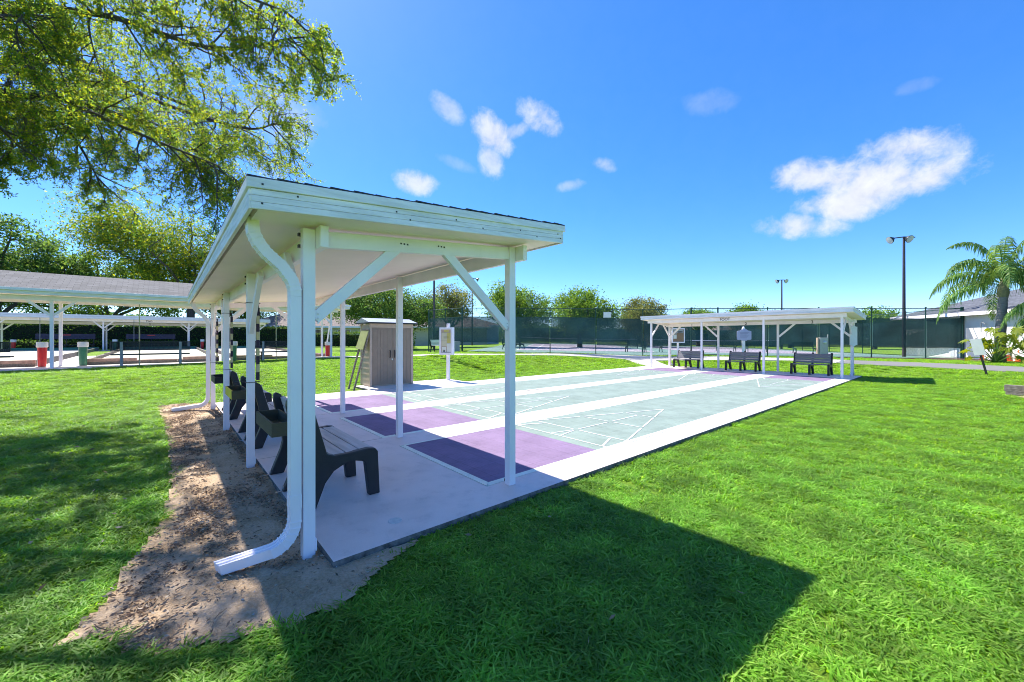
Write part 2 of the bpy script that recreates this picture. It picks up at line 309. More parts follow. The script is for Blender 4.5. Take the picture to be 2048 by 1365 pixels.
# ------------------------------------------------------------------ mesh helpers
class MB:
    def __init__(s): s.v = []; s.f = []; s.m = []; s.cur = 0
    def add(s, vs, fs):
        o = len(s.v); s.v += [tuple(p) for p in vs]; s.f += [tuple(i+o for i in f) for f in fs]; s.m += [s.cur]*len(fs); return s
    def box(s, x0, x1, y0, y1, z0, z1):
        return s.add([(x, y, z) for z in (z0, z1) for y in (y0, y1) for x in (x0, x1)],
                     [(0, 2, 3, 1), (4, 5, 7, 6), (0, 1, 5, 4), (2, 6, 7, 3), (0, 4, 6, 2), (1, 3, 7, 5)])
    def bar(s, a, b, w, h, up=(0, 0, 1)):
        a, b = Vector(a), Vector(b); d = (b-a).normalized(); u = Vector(up)
        sd = d.cross(u)
        if sd.length < 1e-4: sd = d.cross(Vector((1, 0, 0)))
        sd.normalize(); u = sd.cross(d).normalized()
        vs = [p+sd*(i*w/2)+u*(j*h/2) for p in (a, b) for j in (-1, 1) for i in (-1, 1)]
        return s.add(vs, [(0, 1, 3, 2), (4, 6, 7, 5), (0, 4, 5, 1), (2, 3, 7, 6), (0, 2, 6, 4), (1, 5, 7, 3)])
    def tube(s, pts, r, n=8, cap=True):
        pts = [Vector(p) for p in pts]; k = len(pts); rs = r if isinstance(r, (list, tuple)) else [r]*k
        d0 = (pts[1]-pts[0]).normalized(); ref = Vector((0, 0, 1)) if abs(d0.z) < .9 else Vector((1, 0, 0))
        sd = d0.cross(ref).normalized(); vs = []
        for i, p in enumerate(pts):
            d = (pts[min(i+1, k-1)]-pts[max(i-1, 0)]).normalized()
            sd = (sd-d*sd.dot(d)).normalized(); u = d.cross(sd)
            vs += [p+(sd*math.cos(t)+u*math.sin(t))*rs[i] for t in (2*math.pi*j/n for j in range(n))]
        fs = [(i*n+j, i*n+(j+1) % n, (i+1)*n+(j+1) % n, (i+1)*n+j) for i in range(k-1) for j in range(n)]
        if cap: fs += [tuple(range(n))[::-1], tuple((k-1)*n+j for j in range(n))]
        return s.add(vs, fs)
    def sweep(s, pts, side, prof):
        """profile (a along side, b along normal) swept along pts, side axis fixed"""
        pts = [Vector(p) for p in pts]; sd = Vector(side).normalized(); k = len(pts); n = len(prof); vs = []
        for i, p in enumerate(pts):
            d = (pts[min(i+1, k-1)]-pts[max(i-1, 0)]).normalized(); u = sd.cross(d).normalized()
            vs += [p+sd*a+u*b for a, b in prof]
        fs = [(i*n+j, i*n+(j+1) % n, (i+1)*n+(j+1) % n, (i+1)*n+j) for i in range(k-1) for j in range(n)]
        fs += [tuple(range(n))[::-1], tuple((k-1)*n+j for j in range(n))]
        return s.add(vs, fs)
    def prism(s, poly, t0, t1, axis='x'):
        f = {'x': lambda t, p: (t, p[0], p[1]), 'y': lambda t, p: (p[0], t, p[1]), 'z': lambda t, p: (p[0], p[1], t)}[axis]
        n = len(poly); vs = [f(t0, p) for p in poly]+[f(t1, p) for p in poly]
        return s.add(vs, [tuple(range(n))[::-1], tuple(range(n, 2*n))]+[(i, (i+1) % n, n+(i+1) % n, n+i) for i in range(n)])
    def lathe(s, prof, c, n=16):
        c = Vector(c); k = len(prof)
        vs = [c+Vector((r*math.cos(2*math.pi*j/n), r*math.sin(2*math.pi*j/n), z)) for r, z in prof for j in range(n)]
        fs = [(i*n+j, i*n+(j+1) % n, (i+1)*n+(j+1) % n, (i+1)*n+j) for i in range(k-1) for j in range(n)]
        fs += [tuple(range(n))[::-1], tuple((k-1)*n+j for j in range(n))]
        return s.add(vs, fs)
    def quad(s, *p): return s.add(p, [tuple(range(len(p)))])
    def mesh(s, name):
        me = bpy.data.meshes.new(name); me.from_pydata(s.v, [], s.f); return me
    def build(s, name, mat, parent=None, world=True, bevel=0, smooth=False, fix=True):
        off = wloc(parent) if (parent is not None and world) else Vector((0, 0, 0))
        v = [(p[0]-off.x, p[1]-off.y, p[2]-off.z) for p in s.v]
        me = bpy.data.meshes.new(name); me.from_pydata(v, [], s.f)
        mats = mat if isinstance(mat, (list, tuple)) else [mat]
        for mm in mats: me.materials.append(mm)
        if len(mats) > 1: me.polygons.foreach_set('material_index', s.m)
        if fix:
            bm = bmesh.new(); bm.from_mesh(me); bmesh.ops.recalc_face_normals(bm, faces=bm.faces)
            if bevel:
                es = [e for e in bm.edges if len(e.link_faces) == 2 and e.calc_face_angle(0) > .5]
                bmesh.ops.bevel(bm, geom=es, offset=bevel, segments=2, profile=.6, affect='EDGES', clamp_overlap=True)
            bm.to_mesh(me); bm.free()
        if smooth: me.polygons.foreach_set('use_smooth', [True]*len(me.polygons)); me.set_sharp_from_angle(angle=R(40))
        return link(name, me, parent)
def wloc(o):
    v = Vector((0, 0, 0))
    while o is not None: v += o.location; o = o.parent
    return v
def link(name, data, parent=None):
    o = bpy.data.objects.new(name, data); col.objects.link(o)
    if parent is not None: o.parent = parent
    return o
def tag(o, label=None, cat=None, group=None, kind=None):
    if label: o['label'] = label
    if cat: o['category'] = cat
    if group: o['group'] = group
    if kind: o['kind'] = kind
    return o
def thing(name, label, cat, loc=(0, 0, 0), rz=0, group=None):
    o = link(name, None); o.location = loc; o.rotation_euler = (0, 0, rz); o.empty_display_size = .2
    return tag(o, label, cat, group)
def copy_tree(o, parent=None):
    kids = list(o.children); c = o.copy(); col.objects.link(c); c.parent = parent
    for k in kids: copy_tree(k, c)
    return c
def struct(o, label=None):
    o['kind'] = 'structure'
    if label: o['label'] = label
    return o
def np_mesh(name, verts, nper, mat, parent=None, smooth=False):
    """verts: (n*nper,3) -> n polygons of nper corners"""
    verts = np.asarray(verts, np.float32).reshape(-1, 3)
    if parent is not None: verts = verts-np.array(wloc(parent), np.float32)
    n = len(verts)//nper
    me = bpy.data.meshes.new(name); me.vertices.add(len(verts)); me.vertices.foreach_set('co', verts.ravel())
    me.loops.add(len(verts)); me.loops.foreach_set('vertex_index', np.arange(len(verts), dtype=np.int32))
    me.polygons.add(n); me.polygons.foreach_set('loop_start', np.arange(0, n*nper, nper, dtype=np.int32)); me.polygons.foreach_set('loop_total', np.full(n, nper, np.int32))
    me.update(calc_edges=True); me.materials.append(mat)
    return link(name, me, parent)
def rot_unit(rng, n):
    v = rng.normal(size=(n, 3)); return v/np.linalg.norm(v, axis=1, keepdims=True)
def leaf_quads(rng, C, L, W, flat=0.0):
    n = len(C); d = rot_unit(rng, n); d[:, 2] *= (1-flat); d /= np.linalg.norm(d, axis=1, keepdims=True)
    t = rot_unit(rng, n); s = np.cross(d, t); s /= np.linalg.norm(s, axis=1, keepdims=True)+1e-9
    k = rng.uniform(.65, 1.3, (n, 1)); a = d*L*.5*k; b = s*W*.5*k
    nn = np.cross(d, s)*W*.18*k
    return np.stack([C-a, C+b-a*.1+nn, C+a, C-b-a*.1+nn], 1)
def set_uv_planar(o, au, av):
    """UV in metres along two world directions"""
    me = o.data; uv = me.uv_layers.new(name='UVMap'); au = Vector(au); av = Vector(av)
    for l in me.loops: p = me.vertices[l.vertex_index].co; uv.data[l.index].uv = (p.dot(au), p.dot(av))
def pip(x, y, poly):
    c = np.zeros(x.shape, bool); n = len(poly); j = n-1
    for i in range(n):
        xi, yi = poly[i]; xj, yj = poly[j]
        if yi != yj: c ^= ((yi > y) != (yj > y)) & (x < (xj-xi)*(y-yi)/(yj-yi)+xi)
        j = i
    return c
# ================================================================== GROUND
PX = 2.4895; YB = -1.84; LY = 15.80; SX1 = .29; SX0 = -8.15; SY0 = -1.76; SY1 = 17.74
SAND_POLY = [(0.11, -3.01), (-0.03, -2.93), (-0.21, -2.86), (-0.67, -2.75), (-1.11, -2.64), (-2.06, -2.54), (-2.59, -2.53), (-4.12, -2.55), (-6.24, -2.61), (-8.59, -2.72), (-8.73, -2.48), (-8.71, -2.04), (-8.5, -1.7),
             (.29, -1.7), (.29, -1.09), (0.26, -1.07), (0.4, -1.35), (0.56, -1.63), (0.68, -1.82), (0.69, -2.05), (0.59, -2.36), (0.45, -2.58), (0.33, -2.73), (0.15, -2.79), (0.1, -2.92)]
FA = Vector((-20.2, 13.0)); FB = Vector((2.8, 33.7)); FD = (FB-FA).normalized(); FN = Vector((-FD.y, FD.x))   # FN points away, into the tennis court
def Fp(s, t=0): p = FA+FD*s+FN*t; return p.x, p.y
PATH = [(-24, 1.5, .75), (-20, 5.2, .75), (-17, 8.2, .75), (-15, 12.1, .72), (-13.9, 16.0, .72), (-11.7, 19.6, .75), (-7.2, 21.9, .75), (-3, 23.0, .8), (-.6, 23.0, 1.1), (2.0, 23.0, 1.35), (4.4, 22.0, 1.5), (8.5, 19.2, 1.7), (16, 13.5, 1.8), (30, 4, 1.8)]
BRANCH = [(-7.9, 17.3, .62), (-8.9, 18.4, .7), (-10.2, 19.5, .8), (-11.6, 20.3, .9)]
def strip_pts(pl):
    P = [Vector((a, b)) for a, b, _ in pl]; Lf = []; Rt = []
    for i, p in enumerate(P):
        d = (P[min(i+1, len(P)-1)]-P[max(i-1, 0)]).normalized(); n = Vector((-d.y, d.x))*pl[i][2]; Lf.append(p+n); Rt.append(p-n)
    return Lf, Rt
def dense(pl, step=.5):
    o = []
    P = [np.array(p, float) for p in pl]
    for i in range(len(P)-1):
        p0 = P[max(i-1, 0)]; p1 = P[i]; p2 = P[i+1]; p3 = P[min(i+2, len(P)-1)]
        n = max(2, int(np.linalg.norm(p2[:2]-p1[:2])/step))
        for k in range(n):
            t = k/n; o.append(.5*((2*p1)+(-p0+p2)*t+(2*p0-5*p1+4*p2-p3)*t*t+(-p0+3*p1-3*p2+p3)*t**3))
    o.append(P[-1]); return [tuple(p) for p in o]
PATHD = dense(PATH); BRD = dense(BRANCH, .3)

def build_lawn():
    ax = np.concatenate([-np.geomspace(60, 900, 14)[::-1], np.arange(-59, 20, 1.0), np.geomspace(20.5, 900, 16)])
    ay = np.concatenate([-np.geomspace(20, 900, 14)[::-1], np.arange(-19, 60, 1.0), np.geomspace(61, 1200, 14)])
    X, Y = np.meshgrid(ax, ay); Z = Hn(X, Y); nx, ny = len(ax), len(ay)
    v = np.stack([X, Y, Z], -1).reshape(-1, 3); f = [(j*nx+i, j*nx+i+1, (j+1)*nx+i+1, (j+1)*nx+i) for j in range(ny-1) for i in range(nx-1)]
    me = bpy.data.meshes.new('lawn'); me.from_pydata(v.tolist(), [], f); me.materials.append(TURF)
    me.polygons.foreach_set('use_smooth', [True]*len(me.polygons)); struct(link('lawn', me))
build_lawn()

def strip(name, pl, lift, mat, thick=.0, label=None, cut=None):
    """draped path with a thin real edge, cut into slabs with joints when cut is given"""
    Lf, Rt = strip_pts(pl); par = None
    segs = [(0, len(pl)-1)] if not cut else [(i, min(i+cut, len(pl)-1)) for i in range(0, len(pl)-1, cut)]
    root = None
    for k, (a, b) in enumerate(segs):
        mb = MB(); vs = []; g = .006 if cut else 0
        for i in range(a, b+1):
            l, r = Lf[i], Rt[i]
            if cut and i == a and a+1 < len(pl): d = (Lf[i+1]-Lf[i]).normalized(); l = l+d*g; r = r+d*g
            for q in range(5):
                p = l.lerp(r, q/4); vs.append((p.x, p.y, H(p.x, p.y)+lift))
        n = b-a+1; top = len(vs)
        vs += [(x, y, z-.12) for x, y, z in vs]
        fs = [(i*5+q, i*5+q+1, (i+1)*5+q+1, (i+1)*5+q) for i in range(n-1) for q in range(4)]
        fs += [(i*5, (i+1)*5, top+(i+1)*5, top+i*5) for i in range(n-1)]+[(i*5+4, top+i*5+4, top+(i+1)*5+4, (i+1)*5+4) for i in range(n-1)]
        fs += [(q, q+1, top+q+1, top+q) for q in range(4)]+[((n-1)*5+q, (n-1)*5+q+1, top+(n-1)*5+q+1, top+(n-1)*5+q) for q in range(4)]
        mb.add(vs, fs)
        if root is None: root = struct(mb.build(name, mat))
        else: mb.build('path_slab', mat, root)
    return root
i_road = min(range(len(PATHD)), key=lambda i: abs(PATHD[i][0]+1.0)+abs(PATHD[i][1]-23))
strip('path', PATHD[:i_road+1], .035, CONCP, cut=4)
strip('road', PATHD[i_road:], .03, ASPH)
strip('connecting_path', BRD, .03, CONCP, cut=4)

# sand and bare soil beside the near shelter
def vnoise(x, y, s, seed):
    r = np.random.RandomState(seed).rand(64, 64); u = x*s; v = y*s
    i = np.floor(u).astype(int); j = np.floor(v).astype(int); fu = u-i; fv = v-j; fu = fu*fu*(3-2*fu); fv = fv*fv*(3-2*fv)
    g = lambda a, b: r[a % 64, b % 64]
    return (g(i, j)*(1-fu)+g(i+1, j)*fu)*(1-fv)+(g(i, j+1)*(1-fu)+g(i+1, j+1)*fu)*fv
def sand_h(x, y):
    return -.052+.028*(vnoise(x, y, 2.2, 1)-.5)+.016*(vnoise(x, y, 7, 2)-.5)+.008*(vnoise(x, y, 19, 3)-.5)+.012
def build_sand():
    h = .03; xs = np.arange(-8.9, .85, h); ys = np.arange(-3.1, -1.0, h); X, Y = np.meshgrid(xs, ys)
    ins = pip(X+h/2+.05*(vnoise(X, Y, 9, 5)-.5), Y+h/2+.05*(vnoise(X, Y, 9, 6)-.5), SAND_POLY)
    ins &= ~((X+h/2 > SX0) & (X+h/2 < SX1-.01) & (Y+h/2 > SY0+.02))
    Z = sand_h(X, Y); nx = len(xs); idx = -np.ones(X.shape, int); vs = []; fs = []
    def vid(j, i):
        if idx[j, i] < 0: idx[j, i] = len(vs); vs.append((X[j, i], Y[j, i], Z[j, i]))
        return idx[j, i]
    for j in range(len(ys)-1):
        for i in range(nx-1):
            if ins[j, i]: fs.append((vid(j, i), vid(j, i+1), vid(j+1, i+1), vid(j+1, i)))
    me = bpy.data.meshes.new('sand'); me.from_pydata(vs, [], fs); me.materials.append(SAND); me.polygons.foreach_set('use_smooth', [True]*len(fs))
    struct(link('sand_strip', me))
build_sand()

# ------------------------------------------------------------------ concrete slab: panels with joints
JT = .008
def slab_panels():
    root = None
    def pan(x0, x1, y0, y1, mat, name='slab_panel', z=0.0):
        nonlocal root
        mb = MB(); mb.cur = 0; mb.box(x0+JT/2, x1-JT/2, y0+JT/2, y1-JT/2, -.13, z)
        bmname = 'concrete_slab' if root is None else name
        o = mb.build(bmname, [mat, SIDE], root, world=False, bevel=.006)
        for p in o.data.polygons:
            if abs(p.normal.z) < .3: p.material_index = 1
        if root is None: root = struct(o)
    # near apron under the shelter: comb-shaped pours that run up beside the courts to the first joint
    cx = [SX1, -2.60, -5.09, SX0]; e = JT/2
    for k, poly in enumerate([[(SX1, SY0), (SX1, 2.35-e), (-.105, 2.35-e), (-.105, -.21), (-2.055, -.21), (-2.055, 2.35-e), (-2.60+e, 2.35-e), (-2.60+e, SY0)],
                 [(-2.60-e, SY0), (-2.60-e, -.21), (-4.545, -.21), (-4.545, 2.35-e), (-5.09+e, 2.35-e), (-5.09+e, SY0)],
                 [(-5.09-e, SY0), (-5.09-e, -.21), (-7.035, -.21), (-7.035, 2.35-e), (SX0, 2.35-e), (SX0, SY0)]]):
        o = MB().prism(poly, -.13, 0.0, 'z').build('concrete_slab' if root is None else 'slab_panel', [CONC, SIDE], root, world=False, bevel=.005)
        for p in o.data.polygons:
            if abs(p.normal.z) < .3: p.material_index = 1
        if root is None: root = struct(o)
    # strips beside and between the courts, in lengths
    strips = [(-.105, SX1), (-2.60, -2.055), (-5.09, -4.545), (SX0, -7.035)]
    ycuts = [2.35, 4.9, 7.45, 10.0, 12.55, 15.95]
    for (a, b) in strips:
        for y0, y1 in zip(ycuts[:-1], ycuts[1:]): pan(a, b, y0, y1, CONCW)
    for a, b in zip(cx[1:], cx[:-1]): pan(a, b, 15.95, SY1, CONC)
    # beds under the court tiles
    for k in range(3): pan(-2.055-k*PX+.0, -.105-k*PX, -.21, 15.95, CONCW, z=-.02)
    pan(-9.35, SX0, 1.75, 5.05, CONCW)
    return root
SLAB = slab_panels()

def court(k):
    """one shuffleboard court: standing areas, tiles, ramps, painted lines"""
    xr = -.166-k*PX; W = 1.83; xl = xr-W; y0, y1 = -.145, 15.885; yp = 1.62; ypf = 14.12
    nm = ['nearest to the camera-side lawn', 'middle', 'beside the storage shed'][k]
    top = .006
    mb = MB(); mb.box(xl, xr, yp, ypf, -.0195, top); root = struct(mb.build('shuffleboard_court', TEAL))
    root['label'] = 'teal tiled shuffleboard court with white triangles, ' + nm
    MB().box(xl, xr, y0, yp-.002, -.0195, top).build('standing_area', PURP, root)
    MB().box(xl, xr, ypf+.002, y1, -.0195, top).build('standing_area', PURP, root)
    t = .058
    def ramp_piece(poly_lo, poly_hi):   # outer edge low, inner edge high
        m_ = MB(); (a, b), (c, d) = poly_lo, poly_hi
        vs = [(a[0], a[1], -.018), (b[0], b[1], -.018), (d[0], d[1], -.018), (c[0], c[1], -.018), (a[0], a[1], .001), (b[0], b[1], .001), (d[0], d[1], top+.003), (c[0], c[1], top+.003)]
        m_.add(vs, [(0, 1, 2, 3), (4, 5, 6, 7), (0, 1, 5, 4), (1, 2, 6, 5), (2, 3, 7, 6), (3, 0, 4, 7)]); m_.build('edge_trim', TRIM, root)
    n = 6
    for i in range(n):
        a = xl+W*i/n; b = xl+W*(i+1)/n; g = .0015
        ea = -t if i == 0 else g; eb = t-.006 if i == n-1 else -g
        ramp_piece(((a+ea, y0-t), (b+eb, y0-t)), ((a+g, y0), (b-g, y0)))
        ramp_piece(((a+ea, y1+t), (b+eb, y1+t)), ((a+g, y1), (b-g, y1)))
    ys = np.linspace(y0, y1, 14)
    for a, b in zip(ys[:-1], ys[1:]):
        ramp_piece(((xr+t, a+.0015-(t if a == y0 else 0)), (xr+t, b-.0015)), ((xr, a+.0015), (xr, b-.0015)))
        ramp_piece(((xl-t, a+.0015), (xl-t, b-.0015)), ((xl, a+.0015), (xl, b-.0015)))
    F = .3048; cxm = xr-W/2
    def line(p, q, w=.023):
        m_ = MB(); m_.bar((p[0], p[1], top+.0035), (q[0], q[1], top+.0035), w, .003); m_.build('painted_line', LINE, root)
    for far in (0, 1):
        Y = (lambda y: y) if not far else (lambda y: 15.74-y)
        g = .055
        def seg(p, q, cut0=g, cut1=g, w=.023):
            p = Vector((p[0], Y(p[1]))); q = Vector((q[0], Y(q[1]))); d = (q-p).normalized(); line(p+d*cut0, q-d*cut1, w)
        yb, yo = 1.82, 2.305
        seg((xl, yb), (xr, yb), 0, 0)
        X = lambda s, j: cxm+s*W/2*(1-j/3)
        for j in range(3):
            for s in (-1, 1):
                if j < 3: seg((X(s, j), yo+3*F*j), (X(s, j+1), yo+3*F*(j+1)), .03, .05 if j < 2 else 0, .027)
                seg((X(s, j), yo+3*F*j), (cxm, yo+3*F*j), .05 if j else 0.0, .05)
            if j < 2: seg((cxm, yo+3*F*j), (cxm, yo+3*F*(j+1)))
        for s in (-1, 1):
            seg((cxm+s*W*.47, yb), (cxm+s*W*.36, yo), .02, .05, .032)
            seg((cxm+s*.10, yb), (cxm, yo), .02, .05)
    return root
for k in range(3): court(k)

# ================================================================== SHELTERS
def shelter(label, ymap, near):
    """long lean-to roof on eight square posts. ymap turns the distance behind the front post row (negative = behind) into world y"""
    root = thing('shelter', label, 'shelter', (-3.73, ymap(-.92), 0), group='white lean-to shelters at the ends of the shuffleboard courts')
    w = .077; hw = w/2; y_f, y_b = 0.0, YB
    zf = lambda d: 2.368+(d)*.082          # underside of ceiling at distance d behind the front row
    B = lambda x0, x1, d0, d1, z0, z1: MB().box(x0, x1, *sorted((ymap(d0), ymap(d1))), z0, z1)
    for i in range(4):
        x = -i*PX
        o = B(x-hw, x+hw, y_f-hw, y_f+hw, .001, zf(0)-.02).build('post', WHITE, root, bevel=.004)
        for dy in (-.03, .03):
            MB().box(x-hw-.004, x-hw+.002, *sorted((ymap(dy-.012), ymap(dy+.012))), .03, .055).build('anchor_bolt', BOLT, o)
        zb = H(x, ymap(y_b))-.05 if near else -.05
        o = B(x-hw, x+hw, y_b-hw, y_b+hw, zb, zf(y_b)-.02).build('post', WHITE, root, bevel=.004)
        B(x-.02, x+.05, y_b+hw-.002, y_b+hw+.006, -.01, .07).build('base_clip', WHITE, o)
        for dz in (.05, .13):   # dark beam bolts beside the post tops
            MB().box(x-hw-.03, x-hw, *sorted((ymap(y_b-hw-.012), ymap(y_b-hw+.012))), zf(y_b)-dz-.01, zf(y_b)-dz+.01).build('beam_bolt', BOLT, o)
    xa, xb = -3*PX-.15, .15
    bw = .052
    for d in (y_f, y_b):
        c = d+(hw+bw/2+.001)
        B(xa, xb, c-bw/2, c+bw/2, zf(d)-.155, zf(d)-.012).build('long_beam', WHITE, root, bevel=.003)
    for i in (0, 3):      # end beams
        x = -i*PX; s = 1 if i == 0 else -1
        a = (x, ymap(y_b+hw+.055), zf(y_b)-.075); b = (x, ymap(y_f-hw), zf(0)-.082)
        MB().bar(a, b, .05, .115).build('end_beam', WHITE, root, bevel=.003)
        for (p0, p1) in (((y_b+hw, 1.585), (-1.14, 2.215)), ((y_f-hw, 1.56), (-.80, 2.245))):
            br = MB().bar((x+.0, ymap(p0[0]), p0[1]), (x+.0, ymap(p1[0]), p1[1]), .045, .078).build('knee_brace', WHITE, root, bevel=.003)
            if near and i == 0:
                for j in range(3):
                    q = Vector((x+.024, ymap(p0[0]), p0[1])); q.z += -.03+.032*j; q.y += ymap(.0)-ymap(-.02) if p0[0] < -1 else -(ymap(0)-ymap(-.02))
                    MB().lathe([(.005, 0), (.005, .004)], (0, 0, 0), 8)
                    MB().box(q.x-.001, q.x+.004, q.y-.005, q.y+.005, q.z-.005, q.z+.005).build('screw', STEEL, br)
                    q = Vector((x+.024, ymap(p1[0]), p1[1]-.012)); q.y += (j-1)*.028
                    MB().box(q.x-.001, q.x+.004, q.y-.006, q.y+.006, q.z-.006, q.z+.006).build('screw', BOLT, br)
    for (i, s) in ((0, -1), (1, 1), (2, -1), (3, 1)):   # braces in the back row, first and last bay
        x = -i*PX; c = ymap(y_b)
        MB().bar((x+s*hw, c, 1.53), (x+s*.66, c, 2.12), .045, .075).build('knee_brace', WHITE, root, bevel=.003)
    # ceiling panels (joints every 1.2 m), soffit and fascia
    x0, x1, d0, d1 = -3*PX-.36, .36, -2.22, .37
    n = 7
    for i in range(n):
        a = x0+.02+(x1-x0-.04)*i/n; b = x0+.02+(x1-x0-.04)*(i+1)/n
        MB().bar(((a+b)/2, ymap(d0+.04), zf(d0+.04)+.02), ((a+b)/2, ymap(d1-.03), zf(d1-.03)+.02), b-a-.004, .04).build('ceiling_panel', CEIL, root, fix=True)
    fb, ft = -.012, .158
    def fas(a, b, lo, hi, th, name='fascia_board'):
        a, b = Vector(a), Vector(b); m_ = MB(); mid = (lo+hi)/2
        return m_.bar((a.x, a.y, a.z+mid), (b.x, b.y, b.z+mid), th, hi-lo).build(name, FASCIA, root, bevel=.003)
    ce = [(x1, d0), (x1, d1), (x0, d1), (x0, d0)]
    for k in range(4):
        (xa_, da), (xb_, db) = ce[k], ce[(k+1) % 4]
        A = (xa_, ymap(da), zf(da)); Bp = (xb_, ymap(db), zf(db))
        for lo_, hi_ in ((fb, .027), (.0285, .063), (.0645, .10)): fas(A, Bp, lo_, hi_, .022)
        ox = .012*(1 if xa_ > -3 else -1) if xa_ == xb_ else 0; od = 0 if xa_ == xb_ else (.012 if da > -1 else -.012)
        e = .023 if xa_ == xb_ else .0185
        A2 = (xa_+(e if xa_ > -3 else -e)*(0 if xa_ == xb_ else 1)+ox, ymap(da+od+(0 if xa_ != xb_ else (e if da > -1 else -e)*.9)), A[2])
        B2 = (xb_+(e if xb_ > -3 else -e)*(0 if xa_ == xb_ else 1)+ox, ymap(db+od+(0 if xa_ != xb_ else (e if db > -1 else -e)*.9)), Bp[2])
        fas(A2, B2, .101, ft, .022, 'drip_edge')
        if near and k == 0:
            for j, (tt, zz) in enumerate([(.02, .02), (.02, .125), (.09, .085), (.33, .075), (.37, .03), (.52, .075), (.62, .035), (.78, .06), (.86, .02), (.97, .07), (.985, .03)]):
                p = Vector(A).lerp(Vector(Bp), tt)
                MB().box(p.x+.01, p.x+(.026 if zz > .1 else .0135), p.y-.005, p.y+.005, p.z+zz-.005, p.z+zz+.005).build('nail_head', BOLT, root)
    # roof deck and shingle courses, each course its own strip stepping over the next
    MB().bar(((x0+x1)/2, ymap(d0+.03), zf(d0+.03)+.125), ((x0+x1)/2, ymap(d1-.03), zf(d1-.03)+.125), x1-x0-.06, .04).build('roof_deck', SHINGLE_EDGE, root)
    nc = 18; rng = random.Random(3)
    for i in range(nc):
        da = d0-.02+(d1-d0+.03)*i/nc; db = da+(d1-d0+.03)/nc+.05
        db = min(db, d1+.01); e = rng.uniform(-.006, .010)
        a = (0, ymap(da), zf(da)+ft+.012); b = (0, ymap(db), zf(db)+ft+.002)
        xc = (x0+x1)/2
        MB().bar((xc+e/2, a[1], a[2]), (xc+e/2, b[1], b[2]), x1-x0+.03+e, .010).build('shingle_course', SHINGLE_EDGE, root)
    # downspouts on the two outer back posts, S bend out of the eave and a kick-out foot
    prof = [(-.046, -.033), (-.03, -.033), (-.026, -.024), (-.014, -.024), (-.01, -.033), (.01, -.033), (.014, -.024), (.026, -.024), (.03, -.033), (.046, -.033), (.046, .033), (.03, .033), (.026, .024), (.014, .024), (.01, .033), (-.01, .033), (-.014, .024), (-.026, .024), (-.03, .033), (-.046, .033)]
    for i in (0, 3):
        x = -i*PX+(.0 if i == 0 else -.0); yd = YB-.084; eo = -2.165
        zt = zf(eo)
        pts = [(eo, zt+.02), (eo, zt-.02), (eo+.005, zt-.07), (eo+.03, zt-.13), (eo+.075, zt-.19), (eo+.12, zt-.23), (eo+.16, zt-.265), (yd-.045, zt-.315), (yd-.015, zt-.36), (yd, zt-.42), (yd, zt-.46)]
        D = MB().sweep([(x, ymap(a), b) for a, b in pts], (1, 0, 0), prof).build('downspout', WHITE, root, bevel=0)
        gz = H(x, ymap(yd-.35)) if near else -.06
        pts = [(yd, zt-.461), (yd, .36), ]
        MB().sweep([(x, ymap(a), b) for a, b in pts], (1, 0, 0), prof).build('downspout_pipe', WHITE, D)
        MB().sweep([(x, ymap(a), b) for a, b in [(yd, .40), (yd, .31)]], (1, 0, 0), [(a*1.06, b*1.08) for a, b in prof]).build('pipe_coupling', WHITE, D)
        pts = [(yd, .36), (yd, .22), (yd-.008, .17), (yd-.03, .125), (yd-.062, .09), (yd-.10, .068), (yd-.14, .055)]
        MB().sweep([(x, ymap(a), b) for a, b in pts], (1, 0, 0), prof).build('elbow', WHITE, D)
        for j in range(6):      # crimp rings on the bends
            t_ = j/5; k_ = 1+t_*4; a0 = int(k_); fr = k_-a0; a1 = min(a0+1, 6)
            p = Vector(pts[a0]).lerp(Vector(pts[a1]), fr); dd = (Vector(pts[a1])-Vector(pts[max(a0-1, 0)])).normalized()
            MB().sweep([(x, ymap(p.x-dd.x*.004), p.y-dd.y*.004), (x, ymap(p.x+dd.x*.004), p.y+dd.y*.004)], (1, 0, 0), [(a*1.085, b*1.11) for a, b in prof]).build('crimp', WHITE, D)
        upts = [(eo+.005, zt-.07), (eo+.03, zt-.13), (eo+.075, zt-.19), (eo+.12, zt-.23), (eo+.16, zt-.265), (yd-.045, zt-.315), (yd-.015, zt-.36), (yd, zt-.42)]
        for j in range(14):
            k_ = j/13*7; a0 = min(int(k_), 6); p = Vector(upts[a0]).lerp(Vector(upts[a0+1]), k_-a0); dd = (Vector(upts[a0+1])-Vector(upts[a0])).normalized()
            MB().sweep([(x, ymap(p.x-dd.x*.0035), p.y-dd.y*.0035), (x, ymap(p.x+dd.x*.0035), p.y+dd.y*.0035)], (1, 0, 0), [(a*1.08, b*1.10) for a, b in prof]).build('crimp', WHITE, D)
        e1 = -2.335 if i == 0 else -2.5
        MB().sweep([(x+(a)*0-.10*t_, ymap(yd-.12+(e1-yd+.12)*t_), .060-.055*t_) for a, t_ in ((0, 0), (0, .5), (0, 1))] , (1, .25, 0), prof).build('outlet_pipe', WHITE, D)
    return root
SH_NEAR = shelter('large white shelter in the foreground, with a curved downspout on its corner post', lambda d: d, True)
SH_FAR = shelter('smaller-looking white shelter at the far end of the courts, lettered FOOT', lambda d: LY-d, False)

